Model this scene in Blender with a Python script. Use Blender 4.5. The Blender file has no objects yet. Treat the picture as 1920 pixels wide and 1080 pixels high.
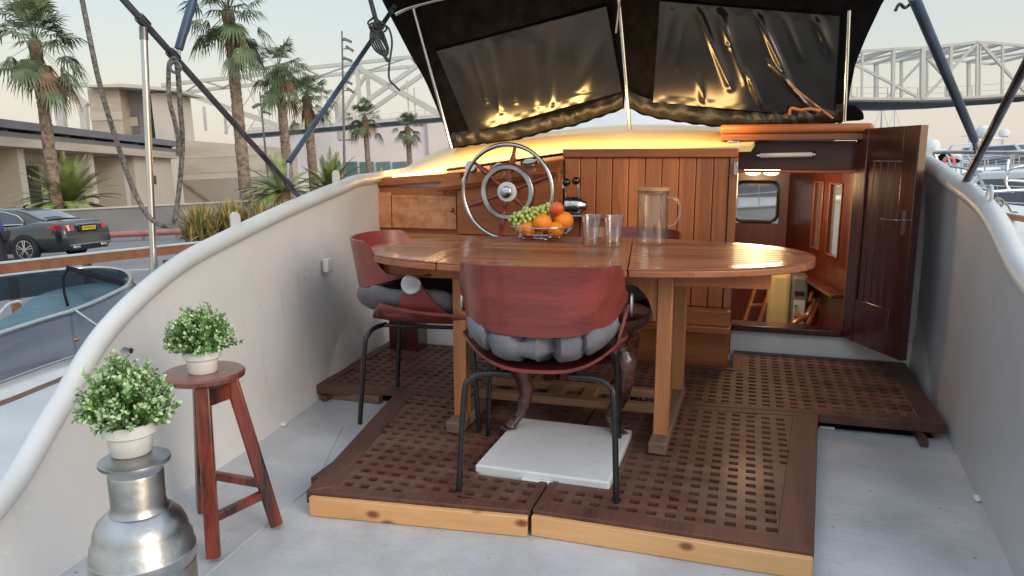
import bpy, bmesh, math, random
from mathutils import Vector, Matrix, Quaternion, noise
random.seed(7)
R = math.radians
sc = bpy.context.scene
col = sc.collection
# ------------------------------------------------------------------ camera
F = 1380.0; CZ = 1.20
YAW = math.atan(440/F); PITCH = math.atan(240/F)
cf = Vector((-math.sin(YAW)*math.cos(PITCH), math.cos(YAW)*math.cos(PITCH), -math.sin(PITCH)))
cr = Vector((math.cos(YAW), math.sin(YAW), 0)); cu = cr.cross(cf)
CAM = Vector((0, 0, CZ))
cd = bpy.data.cameras.new('camera'); co = bpy.data.objects.new('camera', cd); col.objects.link(co)
cd.sensor_width = 36; cd.lens = F/1920*36; cd.clip_start = .05; cd.clip_end = 3000
co.location = CAM
co.rotation_euler = Matrix((cr, cu, -cf)).transposed().to_euler()
sc.camera = co
# ------------------------------------------------------------------ world and sun
SUN_EL = R(9); SUN_AZ = R(115)       # azimuth clockwise from +Y
w = bpy.data.worlds.new('World'); sc.world = w; w.use_nodes = True
wn = w.node_tree.nodes; wl = w.node_tree.links
bgn = wn['Background']
sky = wn.new('ShaderNodeTexSky'); sky.sky_type = 'NISHITA'; sky.sun_disc = False
sky.sun_elevation = SUN_EL; sky.sun_rotation = SUN_AZ; sky.air_density = 1.0; sky.dust_density = 2.5; sky.ozone_density = 1.0
tc = wn.new('ShaderNodeTexCoord'); sx = wn.new('ShaderNodeSeparateXYZ')
wl.new(tc.outputs['Generated'], sx.inputs[0])
rp = wn.new('ShaderNodeValToRGB'); wl.new(sx.outputs['Z'], rp.inputs[0])
e = rp.color_ramp.elements
e[0].position = 0.0; e[0].color = (.86, .77, .68, 1)
e[1].position = 1.0; e[1].color = (.80, .88, 1.0, 1)
for p, c in ((.03, (.87, .79, .70, 1)), (.09, (.80, .77, .68, 1)), (.17, (.70, .76, .74, 1)), (.28, (.58, .70, .74, 1)), (.40, (.62, .72, .80, 1)), (.6, (.78, .86, .95, 1))):
    q = e.new(p); q.color = c
mz = wn.new('ShaderNodeMapRange'); mz.inputs[1].default_value = .30; mz.inputs[2].default_value = .75; mz.inputs[3].default_value = 1; mz.inputs[4].default_value = 1.35
wl.new(sx.outputs['Z'], mz.inputs[0])
my = wn.new('ShaderNodeMapRange'); my.inputs[1].default_value = .25; my.inputs[2].default_value = -.8; my.inputs[3].default_value = 1; my.inputs[4].default_value = 1.35
wl.new(sx.outputs['Y'], my.inputs[0])
mzy = wn.new('ShaderNodeMath'); mzy.operation = 'MULTIPLY'; wl.new(mz.outputs[0], mzy.inputs[0]); wl.new(my.outputs[0], mzy.inputs[1])
mz7 = wn.new('ShaderNodeMath'); mz7.operation = 'MULTIPLY'; mz7.inputs[1].default_value = 4.7; wl.new(mzy.outputs[0], mz7.inputs[0])
mixs = wn.new('ShaderNodeVectorMath'); mixs.operation = 'SCALE'; wl.new(mz7.outputs[0], mixs.inputs['Scale'])
wl.new(rp.outputs[0], mixs.inputs[0])
mx = wn.new('ShaderNodeMix'); mx.data_type = 'RGBA'; mx.inputs[0].default_value = .8
wl.new(sky.outputs[0], mx.inputs[6]); wl.new(mixs.outputs[0], mx.inputs[7])
wl.new(mx.outputs[2], bgn.inputs[0]); bgn.inputs[1].default_value = 0.15
sd = bpy.data.lights.new('sun', 'SUN'); so = bpy.data.objects.new('sun', sd); col.objects.link(so)
sd.energy = .9; sd.angle = R(28); sd.color = (1, .86, .72)
dv = Vector((math.sin(SUN_AZ)*math.cos(R(24)), math.cos(SUN_AZ)*math.cos(R(24)), math.sin(R(24))))
so.rotation_euler = dv.to_track_quat('Z', 'Y').to_euler(); so.location = (5, -5, 8)
sc.view_settings.view_transform = 'Standard'; sc.view_settings.look = 'None'
sc.view_settings.exposure = 0.60; sc.view_settings.gamma = 1
sc.cycles.caustics_reflective = False; sc.cycles.caustics_refractive = False; sc.cycles.max_bounces = 14; sc.cycles.transmission_bounces = 14; sc.cycles.transparent_max_bounces = 12
# ------------------------------------------------------------------ pixel helpers (photo pixel -> point on a plane)
def ray(x, y): return cf + cr*((x-960)/F) - cu*((y-540)/F)
def oZ(x, y, z): d = ray(x, y); return CAM + d*((z-CZ)/d.z)
def oY(x, y, Y): d = ray(x, y); return CAM + d*(Y/d.y)
def oX(x, y, X): d = ray(x, y); return CAM + d*(X/d.x)
def oD(x, y, D): return CAM + ray(x, y)*D
# land frame: the harbour lies level, the moored boat is heeled a little
PL = math.atan(197/F); RL = R(2.8)
lf = Vector((0, math.cos(PL), -math.sin(PL))); r0 = Vector((1, 0, 0)); u0 = r0.cross(lf)
lr = r0*math.cos(RL) - u0*math.sin(RL); lu = r0*math.sin(RL) + u0*math.cos(RL)
A = Matrix((cr, cu, cf)).transposed(); B = Matrix((lr, lu, lf))
MR = (A @ B).to_4x4()
ML = Matrix.Translation(CAM) @ MR @ Matrix.Translation((0, 0, -1.6))
MLI = ML.inverted()
def gl(x, y, D): return MLI @ oD(x, y, D)
def gy(x, y, Y):                       # pixel -> land point at forward distance Y
    d = MR.inverted().to_3x3() @ ray(x, y); return Vector((0, 0, 1.6)) + d*(Y/d.y)
LAND = []
# ------------------------------------------------------------------ materials
def newmat(name):
    m = bpy.data.materials.new(name); m.use_nodes = True
    return m, m.node_tree.nodes, m.node_tree.links, m.node_tree.nodes['Principled BSDF']
def setp(b, **k):
    for n, v in k.items(): b.inputs[n.replace('_', ' ')].default_value = v
def c4(c): return (c[0], c[1], c[2], 1)
def mat(name, c, rough=.5, metal=0, var=.12, scale=6, bump=.0, bscale=40, c2=None, detail=6, coat=0, stretch=(1, 1, 1), rv=.12, spec=.5):
    m, N, L, b = newmat(name)
    b.inputs['Metallic'].default_value = metal; b.inputs['Coat Weight'].default_value = coat
    b.inputs['Coat Roughness'].default_value = .12; b.inputs['Specular IOR Level'].default_value = spec
    t = N.new('ShaderNodeTexCoord'); mp = N.new('ShaderNodeMapping'); mp.inputs['Scale'].default_value = stretch
    L.new(t.outputs['Object'], mp.inputs[0])
    n = N.new('ShaderNodeTexNoise'); n.inputs['Scale'].default_value = scale; n.inputs['Detail'].default_value = detail
    L.new(mp.outputs[0], n.inputs[0])
    r = N.new('ShaderNodeValToRGB'); L.new(n.outputs[0], r.inputs[0])
    cc = c2 if c2 else tuple(max(0, x*(1-var*2)) for x in c)
    ca = c if c2 else tuple(min(1, x*(1+var)) for x in c)
    r.color_ramp.elements[0].position = .3; r.color_ramp.elements[0].color = c4(cc)
    r.color_ramp.elements[1].position = .7; r.color_ramp.elements[1].color = c4(ca)
    L.new(r.outputs[0], b.inputs['Base Color'])
    mr = N.new('ShaderNodeMapRange'); mr.inputs[3].default_value = max(.02, rough-rv); mr.inputs[4].default_value = min(1, rough+rv)
    L.new(n.outputs[0], mr.inputs[0]); L.new(mr.outputs[0], b.inputs['Roughness'])
    if bump:
        n2 = N.new('ShaderNodeTexNoise'); n2.inputs['Scale'].default_value = bscale; n2.inputs['Detail'].default_value = 8
        L.new(mp.outputs[0], n2.inputs[0])
        bp = N.new('ShaderNodeBump'); bp.inputs['Strength'].default_value = bump; bp.inputs['Distance'].default_value = .02
        L.new(n2.outputs[0], bp.inputs['Height']); L.new(bp.outputs[0], b.inputs['Normal'])
    return m
def wood(name, c, c2, axis='X', rough=.35, coat=.3, plank=None, knots=0, gs=9, bump=.15, blotch=None):
    """varnished / weathered wood, grain along axis; plank=(axis, width) varies tone per board"""
    m, N, L, b = newmat(name)
    b.inputs['Coat Weight'].default_value = coat; b.inputs['Coat Roughness'].default_value = .15
    t = N.new('ShaderNodeTexCoord'); mp = N.new('ShaderNodeMapping')
    s = [1, 1, 1]; s['XYZ'.index(axis)] = .07; mp.inputs['Scale'].default_value = s
    L.new(t.outputs['Object'], mp.inputs[0])
    src = mp.outputs[0]
    if plank:
        sp = N.new('ShaderNodeSeparateXYZ'); L.new(t.outputs['Object'], sp.inputs[0])
        dv_ = N.new('ShaderNodeMath'); dv_.operation = 'DIVIDE'; dv_.inputs[1].default_value = plank[1]
        L.new(sp.outputs[plank[0]], dv_.inputs[0])
        fl = N.new('ShaderNodeMath'); fl.operation = 'FLOOR'; L.new(dv_.outputs[0], fl.inputs[0])
        wn_ = N.new('ShaderNodeTexWhiteNoise'); wn_.noise_dimensions = '1D'; L.new(fl.outputs[0], wn_.inputs['W'])
        va = N.new('ShaderNodeVectorMath'); L.new(wn_.outputs['Color'], va.inputs[1]); L.new(mp.outputs[0], va.inputs[0]); src = va.outputs[0]
    n = N.new('ShaderNodeTexNoise'); n.inputs['Scale'].default_value = gs; n.inputs['Detail'].default_value = 10; n.inputs['Roughness'].default_value = .65; n.inputs['Distortion'].default_value = .6
    L.new(src, n.inputs[0])
    nf = N.new('ShaderNodeTexNoise'); nf.inputs['Scale'].default_value = gs*11; nf.inputs['Detail'].default_value = 4; L.new(src, nf.inputs[0])
    ad = N.new('ShaderNodeMath'); ad.operation = 'MULTIPLY_ADD'; ad.inputs[1].default_value = .35
    L.new(nf.outputs[0], ad.inputs[0]); L.new(n.outputs[0], ad.inputs[2])
    r = N.new('ShaderNodeValToRGB'); L.new(ad.outputs[0], r.inputs[0])
    r.color_ramp.elements[0].position = .5; r.color_ramp.elements[0].color = c4(c2)
    r.color_ramp.elements[1].position = .85; r.color_ramp.elements[1].color = c4(c)
    out = r.outputs[0]
    if plank:
        mm = N.new('ShaderNodeMapRange'); mm.inputs[3].default_value = .72; mm.inputs[4].default_value = 1.22; L.new(wn_.outputs['Value'], mm.inputs[0])
        vs = N.new('ShaderNodeVectorMath'); vs.operation = 'SCALE'; L.new(out, vs.inputs[0]); L.new(mm.outputs[0], vs.inputs['Scale']); out = vs.outputs[0]
    if blotch:
        nb = N.new('ShaderNodeTexNoise'); nb.inputs['Scale'].default_value = blotch[1]; nb.inputs['Detail'].default_value = 8; nb.inputs['Roughness'].default_value = .7; L.new(t.outputs['Object'], nb.inputs[0])
        rb = N.new('ShaderNodeValToRGB'); rb.color_ramp.elements[0].position = .45; rb.color_ramp.elements[1].position = .66; L.new(nb.outputs[0], rb.inputs[0])
        mb = N.new('ShaderNodeMix'); mb.data_type = 'RGBA'; mb.inputs[7].default_value = c4(blotch[0])
        L.new(rb.outputs[0], mb.inputs[0]); L.new(out, mb.inputs[6]); out = mb.outputs[2]
    if knots:
        vo = N.new('ShaderNodeTexVoronoi'); vo.voronoi_dimensions = '2D'; vo.inputs['Scale'].default_value = knots
        mpk = N.new('ShaderNodeMapping'); sk = [1.2, 1.2, 1.2]; sk['XYZ'.index(axis)] = .7; mpk.inputs['Scale'].default_value = sk; mpk.inputs['Rotation'].default_value = (R(90) if axis == 'X' else 0, 0, 0)
        L.new(t.outputs['Object'], mpk.inputs[0]); L.new(mpk.outputs[0], vo.inputs[0])
        rk = N.new('ShaderNodeValToRGB'); rk.color_ramp.elements[0].position = .05; rk.color_ramp.elements[0].color = (1, 1, 1, 1)
        rk.color_ramp.elements[1].position = .13; rk.color_ramp.elements[1].color = (0, 0, 0, 1); L.new(vo.outputs[0], rk.inputs[0])
        mk = N.new('ShaderNodeMix'); mk.data_type = 'RGBA'; mk.inputs[7].default_value = (.22, .075, .025, 1)
        L.new(rk.outputs[0], mk.inputs[0]); L.new(out, mk.inputs[6]); out = mk.outputs[2]
    L.new(out, b.inputs['Base Color'])
    mr = N.new('ShaderNodeMapRange'); mr.inputs[3].default_value = rough-.1; mr.inputs[4].default_value = rough+.2
    L.new(n.outputs[0], mr.inputs[0]); L.new(mr.outputs[0], b.inputs['Roughness'])
    bp = N.new('ShaderNodeBump'); bp.inputs['Strength'].default_value = bump; bp.inputs['Distance'].default_value = .004
    L.new(ad.outputs[0], bp.inputs['Height']); L.new(bp.outputs[0], b.inputs['Normal'])
    return m
def glass(name, c=(1, 1, 1), rough=0., ior=1.45, thin=False, alpha=.3):
    m, N, L, b = newmat(name)
    if thin:
        b.inputs['Base Color'].default_value = c4(c); b.inputs['Roughness'].default_value = .04; b.inputs['Alpha'].default_value = alpha
    else:
        setp(b, Base_Color=c4(c), Roughness=rough, IOR=ior, Transmission_Weight=1.0)
    return m
def emit(name, c, s):
    m, N, L, b = newmat(name)
    setp(b, Base_Color=c4(c), Emission_Color=c4(c), Emission_Strength=s); return m
M = {}
def mats():
    M['deck'] = None
    M['steel'] = mat('steel', (.50, .51, .52), .2, 1, .06, 8, .02, 60)
    M['steel_dull'] = mat('dull steel', (.45, .45, .46), .34, 1, .15, 10, .05, 60)
    M['alu'] = mat('cast aluminium', (.46, .465, .47), .36, 1, .2, 11, .06, 50, rv=.14)
    M['white'] = mat('white boat paint', (.74, .74, .73), .35, 0, .05, 5, .03, 30)
    M['cap'] = mat('white gloss rail paint', (.60, .625, .635), .42, 0, .07, 3, 0, 18)
    M['wall'] = mat('greyish white bulwark paint', (.68, .655, .635), .5, 0, .05, 2.2, .1, 9)
    M['wallR'] = mat('shade toned bulwark paint', (.46, .47, .49), .42, 0, .06, 2.2, .12, 9)
    M['roof'] = mat('roof paint with led glow', (.88, .67, .34), .45, 0, .04, 3, .04, 14)  # yellow of the led glow is put into the roof colour
    M['black_metal'] = mat('black painted steel', (.012, .012, .014), .3, 0, .2, 20, 0)
    M['black_fabric'] = mat('black canvas', (.006, .006, .0085), .8, 0, .3, 14, .3, 120, spec=.06)
    M['vinyl'] = mat('glossy black vinyl', (.012, .011, .012), .15, 0, .3, 3, .0, 3, rv=.03, spec=.5)
    M['grey_fabric'] = mat('grey cushion cloth', (.17, .165, .19), .9, 0, .12, 12, .35, 220, spec=.15)
    M['dark_fabric'] = mat('dark cushion cloth', (.03, .03, .035), .9, 0, .1, 12, .3, 200, spec=.15)
    M['rope'] = mat('grey rope', (.22, .20, .18), .9, 0, .4, 90, .6, 200)
    M['rope_d'] = mat('dark rope', (.06, .065, .07), .9, 0, .4, 90, .6, 200)
    M['padblue'] = mat('blue tube cover', (.045, .085, .15), .45, 0, .25, 6, .05, 40)
    M['darktube'] = mat('tarnished tube', (.16, .16, .18), .3, .8, .25, 12, .05, 40)
    M['mahog'] = wood('red mahogany plywood', (.27, .046, .034), (.12, .02, .018), 'X', .27, .3, gs=12, bump=.1)
    M['mahogY'] = wood('red mahogany plywood side', (.27, .046, .034), (.12, .02, .018), 'Y', .27, .3, gs=12, bump=.1)
    M['boards'] = wood('varnished teak boards', (.62, .20, .055), (.38, .10, .03), 'Z', .42, .12, plank=('X', .085), gs=8)
    M['teakX'] = wood('varnished teak', (.50, .155, .043), (.26, .07, .022), 'X', .42, .12)
    M['teakZ'] = wood('teak upright', (.36, .125, .04), (.18, .055, .018), 'Z', .4, .2)
    M['copper'] = wood('blotchy worn veneer', (.78, .40, .20), (.62, .25, .10), 'X', .4, .2, blotch=((.44, .15, .06), 13), gs=4)
    M['ledge'] = wood('pale worn ledge wood', (.55, .25, .09), (.36, .13, .04), 'X', .45, .1, knots=3)
    M['table'] = wood('table slats', (.40, .15, .062), (.22, .07, .032), 'X', .36, .12, plank=('Y', .062), gs=7, bump=.2)
    M['tableleg'] = wood('table leg teak', (.50, .21, .08), (.33, .12, .045), 'Z', .45, .1, gs=8)
    M['tablefoot'] = wood('grey weathered foot', (.24, .15, .10), (.12, .07, .045), 'Y', .7, 0, gs=10, bump=.4)
    M['stretch'] = wood('weathered stretcher', (.33, .17, .09), (.17, .08, .04), 'X', .6, 0, gs=10, bump=.3)
    M['grate'] = wood('dark oiled grating', (.18, .064, .037), (.055, .024, .017), 'X', .52, .05, gs=6, plank=('Y', .061), bump=.6, blotch=((.15, .085, .06), 5))
    M['grateY'] = wood('dark oiled frame', (.15, .056, .036), (.058, .026, .019), 'Y', .52, .05, gs=6, bump=.6)
    M['pine'] = wood('raw pine board', (.74, .42, .19), (.58, .29, .11), 'X', .5, .05, gs=5, knots=6, bump=.3)
    M['redstool'] = wood('red brown lacquer', (.27, .04, .016), (.02, .007, .006), 'Z', .24, .4, gs=14, bump=.5)
    M['stooltop'] = wood('worn stool top', (.20, .055, .035), (.08, .022, .016), 'X', .2, .6, gs=6)
    M['carved'] = mat('dark carved wood', (.075, .028, .022), .25, 0, .4, 14, .3, 50, coat=.5)
    M['darkwood'] = wood('dark mahogany door', (.085, .018, .015), (.03, .008, .008), 'Z', .2, .5, plank=('X', .075), gs=6)
    M['darkhead'] = wood('dark mahogany header', (.09, .026, .02), (.035, .011, .01), 'X', .4, .05, gs=5)
    M['innerwood'] = wood('red varnished interior', (.27, .052, .022), (.13, .026, .012), 'Z', .3, .4, gs=6)
    M['trimwood'] = wood('brown window trim', (.36, .135, .04), (.22, .075, .024), 'Z', .3, .4)
    M['brownrail'] = wood('brown rail wood', (.36, .15, .075), (.24, .09, .045), 'X', .5, .1)
    M['glass'], N_, L_g, b_g = newmat('clear glass')
    tr_ = N_.new('ShaderNodeBsdfTransparent'); tr_.inputs[0].default_value = (.97, .975, .97, 1)
    gs_ = N_.new('ShaderNodeBsdfGlossy'); gs_.inputs['Roughness'].default_value = .03
    df_ = N_.new('ShaderNodeLayerWeight'); df_.inputs[0].default_value = .5; pw_ = N_.new('ShaderNodeMath'); pw_.operation = 'POWER'; pw_.inputs[1].default_value = 2.4
    mm_ = N_.new('ShaderNodeMath'); mm_.operation = 'MULTIPLY_ADD'; mm_.inputs[1].default_value = .7; mm_.inputs[2].default_value = .085
    L_g.new(df_.outputs[1], pw_.inputs[0]); L_g.new(pw_.outputs[0], mm_.inputs[0]); mg_ = N_.new('ShaderNodeMixShader'); L_g.new(mm_.outputs[0], mg_.inputs[0]); L_g.new(tr_.outputs[0], mg_.inputs[1]); L_g.new(gs_.outputs[0], mg_.inputs[2]); L_g.new(mg_.outputs[0], N_['Material Output'].inputs[0])
    M['pane'] = glass('window pane', (.8, .85, .9), thin=True, alpha=.12)
    M['blueglass'] = glass('blue tinted screen', (.03, .10, .16), thin=True, alpha=.72)
    M['navyglass'] = glass('navy tinted screen', (.16, .18, .24), thin=True, alpha=.72)
    M['orange'] = mat('orange peel', (.90, .27, .015), .4, 0, .08, 30, .3, 90)
    M['peach'] = mat('red peach skin', (.55, .02, .02), .5, 0, .1, 4, .1, 90, c2=(.75, .22, .04))
    M['apple'] = mat('dull apple skin', (.55, .40, .12), .4, 0, .1, 6, 0, c2=(.5, .18, .08))
    M['apple2'] = mat('reddish apple skin', (.62, .30, .10), .35, 0, .1, 5, 0, c2=(.45, .10, .06))
    M['grape'] = mat('green grape skin', (.48, .58, .14), .3, 0, .15, 9, 0, coat=.2)
    M['stem'] = mat('stem', (.12, .09, .03), .8)
    M['pot'] = mat('white ceramic', (.80, .79, .76), .25, 0, .03, 4, .02, 12, coat=.3)
    M['leafA'] = mat('boxwood leaf', (.16, .32, .085), .5, 0, .35, 24)
    M['leafB'] = mat('pale leaf tip', (.52, .66, .40), .5, 0, .2, 24)
    M['soil'] = mat('dark soil', (.03, .025, .015), .9)
    M['knob'] = mat('black knob', (.008, .008, .009), .15, 0, .1, 5, coat=.5)
    M['plastic'] = mat('white plastic', (.72, .71, .68), .4, 0, .03)
    M['bamboo'] = mat('bamboo lid', (.55, .30, .14), .5, 0, .1, 20, stretch=(1, .1, 1))
    M['brass'] = mat('brass', (.45, .30, .10), .3, 1, .1)
    M['rubber'] = mat('rubber', (.015, .015, .016), .7, 0, .1)
mats()
def wallmat(name, c, dirt):
    m, N, L, b = newmat(name); t = N.new('ShaderNodeTexCoord'); b.inputs['Roughness'].default_value = .48
    def nz(sc_, scale, det, lo, hi, ro=.6):
        mp = N.new('ShaderNodeMapping'); mp.inputs['Scale'].default_value = sc_; L.new(t.outputs['Object'], mp.inputs[0])
        n = N.new('ShaderNodeTexNoise'); n.inputs['Scale'].default_value = scale; n.inputs['Detail'].default_value = det; n.inputs['Roughness'].default_value = ro; L.new(mp.outputs[0], n.inputs[0])
        r = N.new('ShaderNodeValToRGB'); r.color_ramp.elements[0].position = lo; r.color_ramp.elements[1].position = hi; L.new(n.outputs[0], r.inputs[0]); return r.outputs[0], n.outputs[0]
    def mixc(a, c2_, f, k):
        ml = N.new('ShaderNodeMath'); ml.operation = 'MULTIPLY'; ml.inputs[1].default_value = k; L.new(f, ml.inputs[0])
        x = N.new('ShaderNodeMix'); x.data_type = 'RGBA'; x.inputs[7].default_value = c4(c2_); L.new(ml.outputs[0], x.inputs[0])
        if isinstance(a, tuple): x.inputs[6].default_value = c4(a)
        else: L.new(a, x.inputs[6])
        return x.outputs[2]
    o = mixc(c, tuple(v*.80 for v in c), nz((1, 1, 1), 1.8, 6, .35, .75)[0], .8)
    o = mixc(o, dirt, nz((7, 7, .6), 2.2, 8, .56, .78, .7)[0], .40)          # drip streaks
    o = mixc(o, tuple(v*.55 for v in dirt), nz((1, 1, 1), 26, 4, .70, .76)[0], .55)  # specks and chips
    sc2, raw = nz((1, 4, 14), 5, 6, .64, .70); o = mixc(o, tuple(min(1, v*1.15) for v in c), sc2, .6)   # scuffs
    L.new(o, b.inputs['Base Color'])
    f, n = nz((1, 1, 1), 7, 6, 0, 1); bp = N.new('ShaderNodeBump'); bp.inputs['Strength'].default_value = .25; bp.inputs['Distance'].default_value = .012; L.new(n, bp.inputs['Height']); L.new(bp.outputs[0], b.inputs['Normal'])
    return m
M['wall'] = wallmat('grey white bulwark paint', (.69, .69, .69), (.44, .41, .36)); M['wallR'] = wallmat('shade toned bulwark paint', (.52, .54, .565), (.37, .36, .35))  # right side: its shade is put into a cooler, darker copy of the paint
def deckmat():
    m, N, L, b = newmat('grey white deck paint')
    t = N.new('ShaderNodeTexCoord')
    n = N.new('ShaderNodeTexNoise'); n.inputs['Scale'].default_value = 2.5; n.inputs['Detail'].default_value = 8; L.new(t.outputs['Object'], n.inputs[0])
    r = N.new('ShaderNodeValToRGB'); L.new(n.outputs[0], r.inputs[0])
    r.color_ramp.elements[0].position = .3; r.color_ramp.elements[0].color = (.36, .38, .405, 1)
    r.color_ramp.elements[1].position = .7; r.color_ramp.elements[1].color = (.60, .615, .63, 1)
    sp = N.new('ShaderNodeTexNoise'); sp.inputs['Scale'].default_value = 38; sp.inputs['Detail'].default_value = 5; L.new(t.outputs['Object'], sp.inputs[0])
    rs = N.new('ShaderNodeValToRGB'); rs.color_ramp.elements[0].position = .68; rs.color_ramp.elements[1].position = .72; L.new(sp.outputs[0], rs.inputs[0])
    mk = N.new('ShaderNodeMix'); mk.data_type = 'RGBA'; mk.inputs[7].default_value = (.20, .18, .16, 1)
    L.new(rs.outputs[0], mk.inputs[0]); L.new(r.outputs[0], mk.inputs[6]); 
    # brown stains
    n3 = N.new('ShaderNodeTexNoise'); n3.inputs['Scale'].default_value = 1.7; n3.inputs['Detail'].default_value = 10; n3.inputs['Roughness'].default_value = .75; L.new(t.outputs['Object'], n3.inputs[0])
    r3 = N.new('ShaderNodeValToRGB'); r3.color_ramp.elements[0].position = .50; r3.color_ramp.elements[1].position = .72; L.new(n3.outputs[0], r3.inputs[0])
    m3 = N.new('ShaderNodeMix'); m3.data_type = 'RGBA'; m3.inputs[7].default_value = (.36, .345, .32, 1)
    L.new(r3.outputs[0], m3.inputs[0]); L.new(mk.outputs[2], m3.inputs[6])
    n5 = N.new('ShaderNodeTexNoise'); n5.inputs['Scale'].default_value = 9; n5.inputs['Detail'].default_value = 9; n5.inputs['Roughness'].default_value = .8; L.new(t.outputs['Object'], n5.inputs[0])
    r5 = N.new('ShaderNodeValToRGB'); r5.color_ramp.elements[0].position = .60; r5.color_ramp.elements[1].position = .68; L.new(n5.outputs[0], r5.inputs[0])
    k5 = N.new('ShaderNodeMath'); k5.operation = 'MULTIPLY'; k5.inputs[1].default_value = .5; L.new(r5.outputs[0], k5.inputs[0])
    m5 = N.new('ShaderNodeMix'); m5.data_type = 'RGBA'; m5.inputs[7].default_value = (.26, .255, .25, 1); L.new(k5.outputs[0], m5.inputs[0]); L.new(m3.outputs[2], m5.inputs[6])
    L.new(m5.outputs[2], b.inputs['Base Color'])
    b.inputs['Roughness'].default_value = .38
    mp = N.new('ShaderNodeMapping'); mp.inputs['Scale'].default_value = (.45, 1.3, 1); mp.inputs['Rotation'].default_value = (0, 0, .5); L.new(t.outputs['Object'], mp.inputs[0])
    nb = N.new('ShaderNodeTexNoise'); nb.inputs['Scale'].default_value = 22; nb.inputs['Detail'].default_value = 6; nb.inputs['Distortion'].default_value = 1.2; L.new(mp.outputs[0], nb.inputs[0])
    bp = N.new('ShaderNodeBump'); bp.inputs['Strength'].default_value = .22; bp.inputs['Distance'].default_value = .010
    L.new(nb.outputs[0], bp.inputs['Height']); L.new(bp.outputs[0], b.inputs['Normal'])
    return m
M['deck'] = deckmat()
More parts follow.
